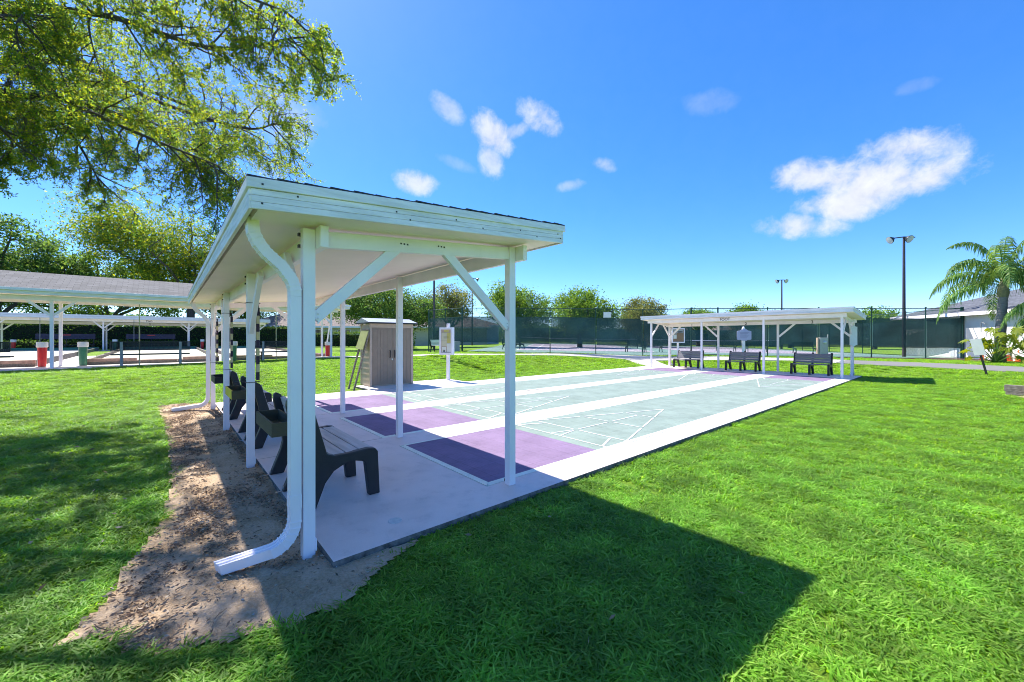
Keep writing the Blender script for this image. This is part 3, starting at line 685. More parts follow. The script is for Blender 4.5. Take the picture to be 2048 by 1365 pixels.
def text(s, size, loc, rot, mat, parent, name='lettering', align='CENTER', extrude=.002):
    cu = bpy.data.curves.new(name, 'FONT'); cu.body = s; cu.size = size; cu.align_x = align; cu.align_y = 'CENTER'; cu.extrude = extrude; cu.offset = size*.02
    cu.materials.append(mat); tmp = bpy.data.objects.new('t', cu); me = bpy.data.meshes.new_from_object(tmp); bpy.data.objects.remove(tmp); o = link(name, me, parent); o.location = Vector(loc)-(wloc(parent) if parent else Vector()); o.rotation_euler = rot; return o
zfar = 2.368-.085
text('FOOT', .155, (-3.95, LY-.093, zfar+.0), (math.pi/2, 0, 0), INK, SH_FAR)
for k, s in enumerate('321'):
    text(s, .17, (-PX*(k+.5), LY+1.84-.093, 2.368-1.84*.082-.09), (math.pi/2, 0, 0), INK, SH_FAR)

# ------------------------------------------------------------------ benches
BPROF_L = [(.70, 0), (.60, 0), (.565, .30), (.55, .325), (.47, .345), (.38, .335), (.29, .29), (.22, .20), (.145, 0), (.015, 0), (.115, .26), (.135, .345), (.13, .40), (.045, .80), (.05, .85), (.075, .87), (.115, .85), (.14, .80), (.235, .45), (.30, .425), (.42, .425), (.60, .437), (.655, .428), (.682, .395)]
BPROF_M = [(a-(.028 if b > .44 and a > .09 else 0), b-(.042 if a > .22 and b > .40 else 0)) for a, b in BPROF_L]
def make_bench(lumber):
    """local: y=0 at the rear foot, seat toward +y, x along the bench"""
    root = thing('bench', 'x', 'bench')
    for x in (-.61, 0, .61):
        f = MB().prism(BPROF_L if x else BPROF_M, x-.036, x+.036, 'x').build('side_frame', BLACKPL, root, world=False, bevel=.010)
        MB().box(x-.014, x+.014, .02, .026, .0, .045).add([(x-.014, .026, .001), (x+.014, .026, .001), (x+.014, -.04, .001), (x-.014, -.04, .001)], [(0, 1, 2, 3)]).build('floor_bracket', STEEL, f, world=False)
    for j in range(3):
        y = .335+j*.128
        MB().box(-.60, .60, y-.058, y+.058, .392, .428).build('seat_slat', lumber, root, world=False, bevel=.006)
    d = Vector((0, -.105, .41)).normalized(); nrm = Vector((0, d.z, -d.y))
    for j in range(4):
        c = Vector((0, .225, .50))+d*(.098*j)-nrm*.016
        MB().bar(c+Vector((-.60, 0, 0)), c+Vector((.60, 0, 0)), .036, .088, up=d).build('back_slat', lumber, root, world=False, bevel=.005)
    return root
bn = make_bench(LUMBER)
for k in range(3):
    b = bn if k == 0 else copy_tree(bn)
    b.location = (-PX*(k+.5)-.035, -1.765, .001)
    b['label'] = ['grey slatted bench with black frame beside the foreground corner post, nearest the viewer', 'grey slatted bench with black frame under the foreground shelter, middle of three', 'grey slatted bench with black frame under the foreground shelter, farthest of three'][k]
    b['group'] = 'benches under the near shelter'
bf = make_bench(LUMBERD)
for k in range(3):
    b = bf if k == 0 else copy_tree(bf)
    b.location = (-PX*(k+.5)+[.05, .0, .0][k], LY+1.72, .001); b.rotation_euler = (0, 0, math.pi)
    b['label'] = ['dark slatted bench at the right end of the FOOT shelter, beside the pointed white sign', 'dark slatted bench in the middle of the FOOT shelter', 'dark slatted bench at the left end of the FOOT shelter, with a sunlit corner'][k]
    b['group'] = 'benches under the far shelter'

# trays hung behind the near benches
for k in range(3):
    xc = -PX*(k+.5)+[.09, -.1, -.1][k]; mt = [TRAYW, TRAYW, TRAYK][k]
    r = thing('disc_tray', ['open weathered wooden tray hung behind the bench nearest the viewer', 'open wooden tray with yellow painted face hung behind the middle bench', 'open black wooden tray hung behind the farthest bench of the foreground shelter'][k], 'tray', (xc, -1.825, .63), group='wooden trays behind the benches')
    hx, hy, h = .36, .082, .115; t = .016
    MB().box(-hx, hx, -hy, hy, 0, .012).build('tray_floor', mt, r, world=False)
    MB().box(-hx, hx, -hy-t, -hy-.0005, -.002, h).build('side_board', YELLOW if k == 1 else mt, r, world=False, bevel=.002)
    MB().box(-hx, hx, hy+.0005, hy+t, -.002, h).build('side_board', mt, r, world=False, bevel=.002)
    for s in (-1, 1): MB().box(*sorted((s*hx+s*.0005, s*(hx+t))), -hy-t, hy+t, -.002, h).build('end_board', mt, r, world=False, bevel=.002)
    for s in (-1, 1): MB().box(s*.25-.03, s*.25+.03, hy+t+.0005, hy+t+.05, .02, .05).build('hanger', DARK, r, world=False)

# banded score strips on the back posts
for i in (1, 2, 3):
    x = -i*PX; z0, z1 = .96, 1.81
    r = thing('score_strip', ['black and cream banded strip on the second back post of the foreground shelter', 'black and cream banded strip on the third back post of the foreground shelter', 'black and cream banded strip on the last back post of the foreground shelter'][i-1], 'score strip', (x, YB+.07, z0), group='banded strips on the shelter posts')
    n = 9
    for j in range(n):
        a = (z1-z0)*j/n; b = (z1-z0)*(j+1)/n-.002
        MB().box(.0, .034, -.016, .016, a, b).build('band', CREAMB if j % 2 else BLACKB, r, world=False, bevel=.002)
    MB().box(.008, .026, -.010, .010, z1-z0, z1-z0+.06).build('top_hook', DARK, r, world=False)
    MB().box(-.01, -.001, -.016, .016, 0, z1-z0).build('backing_strip', WHITE, r, world=False)
    for zz in (.0, .92):
        z = zz-.02; h = .0386
        yb_ = YB-(YB+.07)
        loop = [(-h-.006, yb_-h-.006, z), (h+.006, yb_-h-.006, z), (h+.006, .02, z), (-h-.006, .02, z), (-h-.006, yb_-h-.006, z)]
        MB().tube(loop, .004, 6).build('wire_strap', STRAP, r, world=False)
        MB().tube([(-h-.006, yb_-h, z), (-h-.05, yb_-h-.06, z+.004), (-h-.10, yb_-h-.10, z+.002)], .004, 6).build('strap_tail', STRAP, r, world=False)
# small hooks on the front posts
for i in (1, 2):
    x = -i*PX
    o = MB().tube([(x+.039, -.02, 1.75), (x+.06, -.02, 1.752), (x+.07, -.03, 1.74), (x+.09, -.03, 1.742)], .003, 6).build('coat_hook', STEEL, SH_NEAR)
# patched hole in the slab
a = MB().lathe([(.055, .0005), (.05, .004), (.02, .0045)], (0.0, -1.207, 0), 20).build('slab_patch', M('white_patch_filler', (.62, .60, .58), .8, .2, 30, .3, 90), SLAB)
# weathered wooden filler strips let into the walk between the two farther courts
for (xa, ya, yb_) in ((-5.04, 4.95, 5.5), (-5.04, 9.2, 9.95), (-5.04, 12.6, 12.9)):
    MB().box(xa-.018, xa+.018, ya, yb_, .001, .007).build('wood_filler_strip', WOODB, SLAB)
# ================================================================== SHED AND NOTICE BOARDS
def shed():
    x0, x1, y0, y1, h = -9.5, -8.74, 2.0, 3.4, 1.93
    r = thing('storage_shed', 'beige and taupe plastic storage shed with double doors beside the courts', 'shed', ((x0+x1)/2, (y0+y1)/2, 0))
    MB().box(x0+.02, x1-.03, y0+.02, y1-.02, .001, h-.05).build('shed_body', SHEDW, r)
    n = 11
    for yy, s in ((y0, -1), (y1, 1)):
        for j in range(n):   # lapped siding boards
            z = .03+(h-.12)*j/n; z2 = .03+(h-.12)*(j+1)/n-.006
            m_ = MB(); o, i_ = (yy, yy+.02) if s < 0 else (yy, yy-.02)
            a, b = o, o-s*.014
            m_.add([(x0+.06, a, z), (x1-.06, a, z), (x1-.06, b, z2), (x0+.06, b, z2), (x0+.06, i_, z), (x1-.06, i_, z), (x1-.06, i_, z2), (x0+.06, i_, z2)],
                   [(0, 1, 2, 3), (4, 5, 6, 7), (0, 1, 5, 4), (3, 2, 6, 7), (0, 3, 7, 4), (1, 2, 6, 5)]); m_.build('siding_board', SHEDW, r)
    for xx in (x0+.03, x1-.03):
        for yy in (y0+.03, y1-.03): MB().box(xx-.036, xx+.036, yy-.036, yy+.036, .002, h-.03).build('corner_post', SHEDW, r, bevel=.008)
    MB().box(x1-.035, x1+.004, y0+.067, y1-.067, h-.15, h-.031).build('door_header', SHEDW, r)
    ym = (y0+y1)/2
    for s in (-1, 1):
        a, b = sorted((ym+s*.004, ym+s*.628))
        d = MB().box(x1-.029, x1-.006, a, b, .04, h-.155).build('door', SHEDD, r, bevel=.003)
        for (z0, z1) in ((.10, 1.14), (1.18, h-.21)):
            for q in range(5):
                ya = a+.05+(b-a-.1)*q/5; yb = a+.05+(b-a-.1)*(q+1)/5-.012
                MB().box(x1-.0055, x1-.0005, ya, yb, z0, z1).build('door_panel', SHEDD, d)
        yh = ym+s*.07
        MB().tube([(x1-.006, yh, .86), (x1+.03, yh, .875), (x1+.03, yh, 1.07), (x1-.006, yh, 1.085)], .014, 8).build('handle', DARK, d)
    MB().box(x1-.006, x1+.012, ym-.02, ym+.02, .78, .83).build('hasp', STEEL, r)
    # low-pitched roof with overhang and a dark lip
    m_ = MB(); e = .09
    pts = [(x0-e, h-.02), (x1+e+.05, h-.02), (x1+e+.05, h+.012), ((x0+x1)/2-.05, h+.15), (x0-e, h+.05)]
    m_.prism([(p[0], p[1]) for p in pts], y0-e, y1+e, 'y'); m_.build('roof', SHEDR, r, bevel=.004)
    MB().box(x1+e+.03, x1+e+.062, y0-e-.01, y1+e+.01, h-.032, h+.006).build('roof_lip', DARK, r)
    MB().box(x0-e, x1+e+.03, y0-e-.012, y0-e+.004, h-.032, h+.0).build('roof_lip', DARK, r)
shed()
def leaning_sign():
    r = thing('leaning_sign', 'olive board on two wooden legs leaning against the storage shed', 'sign', (-8.95, 1.7, 0))
    for x in (-9.16, -8.72): MB().bar((x, 1.52, -.06), (x+.06, 1.95, 1.66), .045, .05, up=(1, 0, 0)).build('leg', WOODB, r)
    a = Vector((-8.93, 1.79, 1.12)); b = Vector((-8.91, 1.955, 1.68)); off = Vector((0, -.038, .01))
    MB().bar(a+off, b+off, .58, .018, up=(0, -1, 0)).build('sign_board', OLIVEB, r, bevel=.003)
    MB().bar(b+off+Vector((0, -.004, 0)), b+off+Vector((0, .006, .03)), .60, .03, up=(0, -1, 0)).build('top_rail', WOODB, r)
leaning_sign()
def notice_case(loc, label, w, z0, z1, post_top, papers, mat_in=PAPERC, dep=.12):
    x, y = loc; h = H(x, y); r = thing('notice_board', label, 'notice board', (x, y, h))
    MB().box(-.05, .05, -.0, .09, -.05, z0-.001).build('post', WHITE, r, world=False, bevel=.004)
    MB().box(-.05, .05, .02, .10, z1, post_top).build('post_top', WHITE, r, world=False, bevel=.006)
    MB().box(-w/2, w/2, -dep+.03, .02, z0, z1).build('case_back', mat_in, r, world=False)
    f = .05
    for (a, b, c, d) in ((-w/2-.01, w/2+.01, z0-.02, z0+f), (-w/2-.01, w/2+.01, z1-f, z1+.02), (-w/2-.01, -w/2+f, z0+f, z1-f), (w/2-f, w/2+.01, z0+f, z1-f)):
        MB().box(a, b, -dep, .025, c, d).build('frame', WHITE, r, world=False, bevel=.004)
    for (u0, u1, v0, v1, m_) in papers:
        MB().box(-w/2+f+u0*(w-2*f), -w/2+f+u1*(w-2*f), -dep+.026, -dep+.0296, z0+f+v0*(z1-z0-2*f), z0+f+v1*(z1-z0-2*f)).build('paper_sheet', m_, r, world=False)
    return r
nb = notice_case((-8.88, 4.78), 'white framed glass notice case with yellow sheets on a white post', .50, .97, 1.87, 2.03,
    [(.04, .56, .52, .86, PAPERC), (.04, .56, .28, .505, PAPERC), (.60, .97, .63, .86, PAPERY), (.60, .97, .42, .615, PAPERY), (.08, .5, .02, .25, PAPER), (.58, .97, .02, .40, PAPER), (.3, .75, .89, .98, PAPERY), (.22, .40, .03, .12, INK)], SHEDW)
nb.rotation_euler = (0, 0, R(26))
for zz in (.55, .57, .60): MB().box(-.1, .1, -.0955, -.0945, .97+zz, .975+zz).build('print_line', INK, nb, world=False)
text('2', .09, (-8.88, 4.78-.001+.018, H(-8.88, 4.78)+1.96), (math.pi/2, 0, 0), INK, nb)
fnb = notice_case((-9.0, 21.7), 'cork notice board with white frame behind the far shelter', .74, .95, 1.83, 1.84,
    [(.04, .34, .25, .58, PAPER), (.05, .36, .66, .96, GREYM), (.40, .95, .72, .96, GREYM), (.45, .9, .74, .86, DARK)], CORK)
fnb.rotation_euler = (0, 0, R(38))
def plaque():
    x, y = -6.14, 24.42; h = H(x, y); r = thing('plaque_sign', 'lavender shaped plaque on a white post behind the far shelter', 'sign', (x, y, h), R(42))
    MB().box(-.075, .075, .0, .13, -.05, 1.76).build('post', WHITE, r, world=False, bevel=.005)
    MB().lathe([(.09, 0), (.09, .04), (.05, .09), (.0, .10)], (0, .065, 1.76), 4).build('post_cap', WHITE, r, world=False)
    P = [(-.42, -.26), (-.36, -.30), (-.20, -.30), (-.14, -.35), (.14, -.35), (.20, -.30), (.36, -.30), (.42, -.26), (.42, .22), (.36, .26), (.24, .28), (.12, .36), (-.12, .36), (-.24, .28), (-.36, .26), (-.42, .22)]
    MB().prism([(a, b+1.33) for a, b in P], -.04, -.003, 'y').build('plaque_panel', PLAQUE, r, world=False, bevel=.008)
    for i, z in enumerate((1.48, 1.42, 1.33, 1.27, 1.21, 1.15)): MB().box(-.26+.03*(i % 2), .26-.05*(i % 3), -.043, -.0405, z, z+.018).build('text_line', M('plaque_ink', (.2, .2, .32), .6), r, world=False)
plaque()
def white_sign():
    x, y = .0, LY+1.84+.0; r = thing('hexagonal_sign', 'narrow white pointed sign on the end post of the far shelter', 'sign', (x+.055, y-.05, 1.55))
    P = [(-.0, -.42), (.08, -.36), (.13, -.36), (.13, .36), (.08, .36), (0, .42), (-.08, .36), (-.13, .36), (-.13, -.36), (-.08, -.36)]
    MB().prism([(a, b) for a, b in P], -.015, .012, 'x').build('sign_panel', WHITEP, r, world=False, bevel=.003)
    r.rotation_euler = (0, 0, R(-48))
white_sign()
def meter():
    x, y = -2.72, 28.2-1.2; h = H(x, y); r = thing('electric_meter_cabinet', 'grey electric meter cabinet on a wooden backboard near the fence', 'meter cabinet', (x, y, h), R(42))
    MB().box(-.30, -.21, -.02, .10, -.05, 1.2).build('backboard_post', M('orange_tinted_post', (.55, .40, .30), .8), r, world=False)
    MB().box(-.20, .21, -.10, .12, .0, 1.21).build('cabinet', GREYM, r, world=False, bevel=.01)
    MB().lathe([(.10, 0), (.10, .05), (.07, .09), (0, .10)], (0, 0, 0), 18).build('meter_dial', LAMP, r, world=False)
    d = r.children[-1]; d.rotation_euler = (math.pi/2, 0, 0); d.location = (.06, -.10, .92)
    MB().tube([(.27, 0, -.02), (.27, 0, 1.4)], .03, 8).build('conduit', GREYM, r, world=False)
meter()

# ================================================================== TENNIS COURT AND FENCE
def drape(name, quad, lift, mat, nu=20, nv=12, kind=True, parent=None):
    """sheet over the ground: quad = 4 (x,y) corners"""
    a, b, c, d = [np.array(q, float) for q in quad]; vs = []
    for j in range(nv+1):
        for i in range(nu+1):
            u, v = i/nu, j/nv; p = (a*(1-u)+b*u)*(1-v)+(d*(1-u)+c*u)*v; vs.append((p[0], p[1], H(*p)+lift))
    n = nu+1; m_ = MB().add(vs, [(j*n+i, j*n+i+1, (j+1)*n+i+1, (j+1)*n+i) for j in range(nv) for i in range(nu)])
    o = m_.build(name, mat, parent); 
    if kind and parent is None: struct(o)
    return o
TC = drape('tennis_court', [Fp(.1, .15), Fp(30.8, .15), Fp(30.8, 36), Fp(.1, 36)], .02, COURTG, 60, 60)
for (s0, s1) in ((3.2, 14.2), (17.5, 28.5)):
    drape('play_surface', [Fp(s0, 5.5), Fp(s1, 5.5), Fp(s1, 29.3), Fp(s0, 29.3)], .026, COURTP, 24, 40, parent=TC)
    def ln(s_a, t_a, s_b, t_b, w=.06):
        if s_a == s_b: q = [Fp(s_a-w, t_a), Fp(s_a+w, t_a), Fp(s_a+w, t_b), Fp(s_a-w, t_b)]; nu, nv = 1, 30
        else: q = [Fp(s_a, t_a-w), Fp(s_b, t_a-w), Fp(s_b, t_a+w), Fp(s_a, t_a+w)]; nu, nv = 20, 1
        drape('court_line', q, .032, LINE, nu, nv, parent=TC)
    for t in (5.5, 11.0, 23.8, 29.3): ln(s0, t, s1, t)
    for s in (s0, s0+1.37, (s0+s1)/2, s1-1.37, s1): ln(s, 5.5 if s != (s0+s1)/2 else 11.0, s, 29.3 if s != (s0+s1)/2 else 23.8)
def tennis_net(sa, sb, t, label):
    p = Vector((*Fp(sa, t), 0)); q = Vector((*Fp(sb, t), 0)); p.z = H(p.x, p.y)+.02; q.z = H(q.x, q.y)+.02
    r = thing('tennis_net', label, 'net', p, group='tennis nets behind the fence')
    for e in (p, q): MB().tube([e, e+Vector((0, 0, 1.07))], .04, 10).build('net_post', GREENM, r)
    m_ = MB(); n = 10; vs = []
    for i in range(n+1):
        c = p.lerp(q, i/n); sag = .1*math.sin(math.pi*i/n); vs += [c+Vector((0, 0, .03)), c+Vector((0, 0, 1.0-sag))]
    o = m_.add(vs, [(2*i, 2*i+2, 2*i+3, 2*i+1) for i in range(n)]).build('net_mesh', NETM, r); set_uv_planar(o, (FD.x, FD.y, 0), (0, 0, 1))
    m_ = MB()
    for i in range(n): 
        a = p.lerp(q, i/n); b = p.lerp(q, (i+1)/n); m_.bar(a+Vector((0, 0, 1.0-.1*math.sin(math.pi*i/n))), b+Vector((0, 0, 1.0-.1*math.sin(math.pi*(i+1)/n))), .02, .06)
    m_.build('net_band', WHITEP, r)
tennis_net(2.3, 15.1, 17.4, 'long tennis net on the court area behind the notice case')
tennis_net(16.6, 29.4, 17.4, 'tennis net on the court area behind the far shelter')

def fence_run(name, pts, label, screens, gate=None, ht=3.05):
    """chain link fence through a list of (x,y) post positions; screens = bays that carry wind screen"""
    P = [Vector((x, y, H(x, y))) for x, y in pts]
    r = thing(name, label, 'fence', P[0])
    for i, p in enumerate(P):
        end = i in (0, len(P)-1) or (gate and i in gate)
        o = MB().tube([p-Vector((0, 0, .1)), p+Vector((0, 0, ht+.04))], .045 if end else .032, 10).build('post', GREENM, r)
        MB().lathe([(.05, 0), (.05, .03), (.02, .06)], p+Vector((0, 0, ht+.03)), 10).build('post_cap', GREENM, o)
    for i in range(len(P)-1):
        a, b = P[i], P[i+1]; up = Vector((0, 0, 1)); d = (b-a).normalized(); n = Vector((d.y, -d.x, 0))*.03
        MB().tube([a+up*ht, b+up*ht], .022, 8).build('top_rail', GREENM, r)
        isg = gate and i == gate[0]
        if isg:
            for zz in (.08, 2.1): MB().tube([a+up*zz, b+up*zz], .02, 8).build('gate_rail', GREENM, r)
        o = MB().quad(a+up*.05, b+up*.05, b+up*ht, a+up*ht).build('chain_link', CHAIN, r, fix=False); set_uv_planar(o, (d.x, d.y, 0), (0, 0, 1))
        MB().tube([a+up*.06, b+up*.06], .008, 6).build('bottom_wire', GREENM, r)
        if screens(i):
            e = .06; k = 8; vs = []; rng = random.Random(i)
            zl = .64+rng.uniform(-.03, .05); zh = 2.43+rng.uniform(-.03, .03)
            aa = a+d*e; bb = b-d*e
            for j in range(k+1):
                c = aa.lerp(bb, j/k)-n*.0+n*(.35+.35*math.sin(j*2.1+i)); sg = .02*math.sin(math.pi*j/k)
                vs += [c+up*(zl+sg), c+up*(zh-sg*.6)]
            o = MB().add(vs, [(2*j, 2*j+2, 2*j+3, 2*j+1) for j in range(k)]).build('wind_screen', SCREEN, r, fix=False); set_uv_planar(o, (d.x, d.y, 0), (0, 0, 1))
            for zz in (zl, zh): MB().tube([aa+n*.5+up*zz, bb+n*.5+up*zz], .012, 6).build('screen_hem', GREENM, o)
    return r
FS = [0, 3.05, 6.1, 9.15, 12.2, 15.25, 16.9, 19.9, 22.9, 25.9, 28.9, 30.9]
FENCE = fence_run('tennis_fence', [Fp(s) for s in FS], 'long green chain link fence with dark wind screens facing the courts', lambda i: i != 5, gate=(5, 6))
sx, sy = Fp(0)
fence_run('tennis_fence', [(sx-.02, sy-.02), (sx-1.35, sy-.55), (sx-2.65, sy-1.15)], 'short angled chain link fence wing at the left end, behind the notice case', lambda i: True)
fence_run('tennis_fence', [Fp(s, 36) for s in (0, 5, 10, 15, 20, 25, 30.9)], 'rear chain link fence seen through the front wind screens', lambda i: True)
fence_run('tennis_fence', [Fp(30.9, .1)]+[Fp(30.9, t) for t in (4, 8, 12, 16, 20, 26, 31, 35.9)], 'chain link side fence running back beside the white house', lambda i: True)
for k, s in enumerate((9.9, )):
    x, y = Fp(s, -.06); z = H(x, y); MB().bar((x, y, z+2.5), (x, y, z+2.86), .5, .01, up=(FN.x, FN.y, 0)).build('fence_sign', WHITEP, FENCE)

def light_pole(x, y, h, label, arms):
    z = H(x, y); r = thing('light_pole', label, 'light pole', (x, y, z), R(42), group='tall sports light poles')
    MB().tube([(0, 0, -.1), (0, 0, h)], [.10, .065], 12).build('pole', BRONZE, r, world=False, smooth=True)
    MB().tube([(-.65, 0, h-.05), (0, 0, h+.02), (.65, 0, h-.02)], .035, 8).build('cross_arm', BRONZE, r, world=False)
    for (dx, az, tilt) in arms:
        p = Vector((dx, 0, h-.05)); d = Vector((math.cos(az), math.sin(az), -tilt)).normalized()
        m_ = MB(); m_.lathe([(.06, -.16), (.10, -.10), (.20, .02), (.25, .12), (.25, .14)], (0, 0, 0), 16)
        o = m_.build('lamp_head', DARK, r, world=False, smooth=True); o.location = p+d*.15; o.rotation_euler = d.to_track_quat('Z', 'Y').to_euler()
        l = MB().lathe([(.235, .141), (.235, .15), (.1, .165), (.0, .168)], (0, 0, 0), 16).build('lens', LAMP, o, world=False, smooth=True)
light_pole(.22, 33.87, 7.85, 'tall bronze pole with two sports lamps near the palm', [(-.6, math.pi, .55), (.1, -1.3, .55)])
light_pole(-11.2, 51.2, 8.0, 'distant pole with twin lamps rising behind the far shelter', [(-.3, math.pi, .5), (.3, -1.2, .5)])
light_pole(-36.4, 25.3, 8.1, 'distant pole with twin lamps beside the spreading olive tree', [(-.1, -1.2, .4), (.5, 0, .5)])
light_pole(-25.3, 13.7, 8.6, 'plain tall pole behind the angled fence wing', [(-.4, math.pi, .5), (.4, 0, .5)])

def metal_bench(x, y, rz, label, mat=GREENM, slat=GREENM):
    r = thing('park_bench', label, 'bench', (x, y, H(x, y)+.02), rz, group='cast metal park benches at the tennis court')
    P = [(.0, 0), (.06, 0), (.10, .2), (.2, .34), (.34, .34), (.42, .2), (.44, 0), (.5, 0), (.49, .25), (.46, .42), (.10, .44), (-.02, .86), (-.07, .86), (.02, .42), (.05, .3)]
    for s in (-.72, .72): MB().prism([(a, b) for a, b in P], s-.02, s+.02, 'x').build('end_frame', mat, r, world=False)
    for j in range(4): MB().box(-.75, .75, .12+j*.09, .19+j*.09, .441, .465).build('seat_slat', slat, r, world=False)
    for j in range(4): MB().box(-.75, .75, .06-j*.026, .085-j*.026, .52+j*.09, .59+j*.09).build('back_slat', slat, r, world=False)
    return r
fa = math.atan2(FD.y, FD.x)
bx, by = -20.9, 11.75
metal_bench(bx+.15, by-.35, fa-.4, 'pale cast bench outside the fence wing, left of the notice case', DARK, WHITEP)
for k, (s, t, a) in enumerate([(2.2, 5.2, fa-1.2), (2.9, 8.5, fa-1.2), (12.6, 4.2, fa+2.6), (14.0, 5.0, fa+.2), (21.0, 9.5, fa+math.pi), (23.2, 9.0, fa+math.pi), (25.6, 6.5, fa+math.pi)]):
    metal_bench(*Fp(s, t), a, ['green bench just inside the fence behind the notice case', 'second green bench inside the fence behind the notice case', 'green bench seen through the fence left of the far shelter', 'green bench inside the fence behind the cork notice board', 'green bench behind the fence between the far shelter benches', 'green bench behind the fence beside the meter cabinet', 'green bench behind the fence at the right end of the far shelter'][k])
def utility():
    x, y = -20.3, 12.15; r = thing('utility_cabinet', 'low grey ribbed cabinet at the corner of the tennis fence', 'cabinet', (x, y, H(x, y)), fa-.3)
    MB().box(-.5, .5, -.3, .3, -.05, .72).build('cabinet_body', GREYM, r, world=False, bevel=.01)
    for j in range(9): MB().box(-.46+j*.105, -.43+j*.105, -.308, -.301, .03, .69).build('rib', GREYM, r, world=False)
    MB().box(-.53, .53, -.33, .33, .721, .75).build('cabinet_lid', GREYM, r, world=False, bevel=.006)
utility()

# mulch bed along the fence at the right
drape('mulch_bed', [Fp(23, -1.5), Fp(36, -3.6), Fp(36, 1.2), Fp(23, -.2)], .012, MULCH, 30, 6)

# ================================================================== WHITE HOUSE, PALM AND PLANTING AT RIGHT
def hip_house(name, label, A, B, depth, hwall, rise, wall, roof, over=.5, wins=(), doors=(), trim=WHITE, z=None):
    """front wall from A to B (left to right as seen from the courts), depth away from the viewer"""
    A = Vector(A); B = Vector(B); d = (B-A).normalized(); n = Vector((-d.y, d.x)); w = (B-A).length
    c = A+d*w/2+n*depth/2; zz = H(c.x, c.y) if z is None else z
    r = thing(name, label, 'house', (A.x, A.y, zz), math.atan2(d.y, d.x))
    MB().box(0, w, 0, depth, -.3, hwall).build('wall', wall, r, world=False)
    o = over; hh = min(w, depth)/2+o
    x0, x1, y0, y1 = -o, w+o, -o, depth+o
    if w >= depth: ra, rb = (x0+hh, depth/2), (x1-hh, depth/2)
    else: ra, rb = (w/2, y0+hh), (w/2, y1-hh)
    zr = hwall+rise; ze = hwall-.02
    v = [(x0, y0, ze), (x1, y0, ze), (x1, y1, ze), (x0, y1, ze), (*ra, zr), (*rb, zr)]
    f = [(0, 1, 5, 4), (1, 2, 5), (2, 3, 4, 5), (3, 0, 4)] if w >= depth else [(0, 1, 4), (1, 2, 5, 4), (2, 3, 5), (3, 0, 4, 5)]
    ro = MB().add(v, f).build('roof', roof, r, world=False)
    me = ro.data; uv = me.uv_layers.new(name='UVMap')
    for p in me.polygons:
        nn = p.normal; hx = Vector((-nn.y, nn.x, 0)).normalized(); vv = nn.cross(hx)
        for li in p.loop_indices: q = me.vertices[me.loops[li].vertex_index].co; uv.data[li].uv = (q.dot(hx), q.dot(vv))
    MB().box(x0-.02, x1+.02, y0-.02, y0+.02, ze-.2, ze+.0).build('fascia', trim, r, world=False)
    MB().box(x0-.02, x0+.02, y0+.021, y1, ze-.2, ze+.0).build('fascia', trim, r, world=False)
    MB().box(x1-.02, x1+.02, y0+.021, y1, ze-.2, ze+.0).build('fascia', trim, r, world=False)
    MB().box(x0+.03, x1-.03, y0+.03, -.003, ze-.05, ze-.02).build('soffit', trim, r, world=False)
    for (a, b, z0, z1) in wins:
        f_ = MB().box(a-.06, b+.06, -.05, -.002, z0-.06, z1+.06).build('window', trim, r, world=False)
        MB().box(a, b, -.056, -.0505, z0, z1).build('pane', GLASSD, f_, world=False)
        MB().box((a+b)/2-.02, (a+b)/2+.02, -.062, -.0565, z0, z1).build('mullion', trim, f_, world=False)
    for (a, b, z1) in doors:
        f_ = MB().box(a, b, -.04, -.002, 0, z1).build('door', wall, r, world=False)
        for j in range(2): MB().box(a+.12+j*.42, a+.40+j*.42, -.05, -.0405, .15, z1-.2).build('door_panel', VINYL, f_, world=False)
    return r
HOUSE = hip_house('white_house', 'white stucco house with blue-grey hip roof behind the palm', (-.2, 38.0), (10.5, 22.9), 12, 2.82, 2.3, WALLW, ROOFB, .45, doors=[(4.2, 5.2, 2.1)], z=.2)
# vinyl gate between fence end and house
def vinyl_gate():
    a = Vector((3.25, 33.3)); b = Vector((5.6, 30.2)); d = (b-a).normalized(); w = (b-a).length; z = H(a.x, a.y)
    r = thing('vinyl_fence', 'white vertical board vinyl fence at the end of the tennis fence', 'fence', (a.x, a.y, z), math.atan2(d.y, d.x))
    n = 20
    for j in range(n): MB().box(.16+(w-.2)*j/n, .16+(w-.2)*(j+1)/n-.008, -.012, .012, .1, 1.5).build('board', VINYL, r, world=False, bevel=.002)
    for x in (.06, w): 
        o = MB().box(x-.06, x+.06, -.06, .06, -.05, 1.62).build('post', VINYL, r, world=False, bevel=.005)
        MB().lathe([(.09, 0), (.09, .03), (0, .08)], (x, 0, 1.62), 4).build('post_cap', VINYL, o, world=False)
    for zz in (.1, 1.46): MB().box(.13, w-.07, -.025, .025, zz-.04, zz+.04).build('rail', VINYL, r, world=False)
    for zz in (.35, 1.3): MB().box(.10, .26, -.04, -.028, zz-.03, zz+.03).build('hinge', DARK, r, world=False)
    for q in (.75,): MB().tube([(q, -.3, 1.6), (q, -.3, 2.1), (q+.15, -.35, 2.14), (q+.3, -.35, 2.05)], .02, 8).build('wall_pipe', GREYPOST, r, world=False)
vinyl_gate()

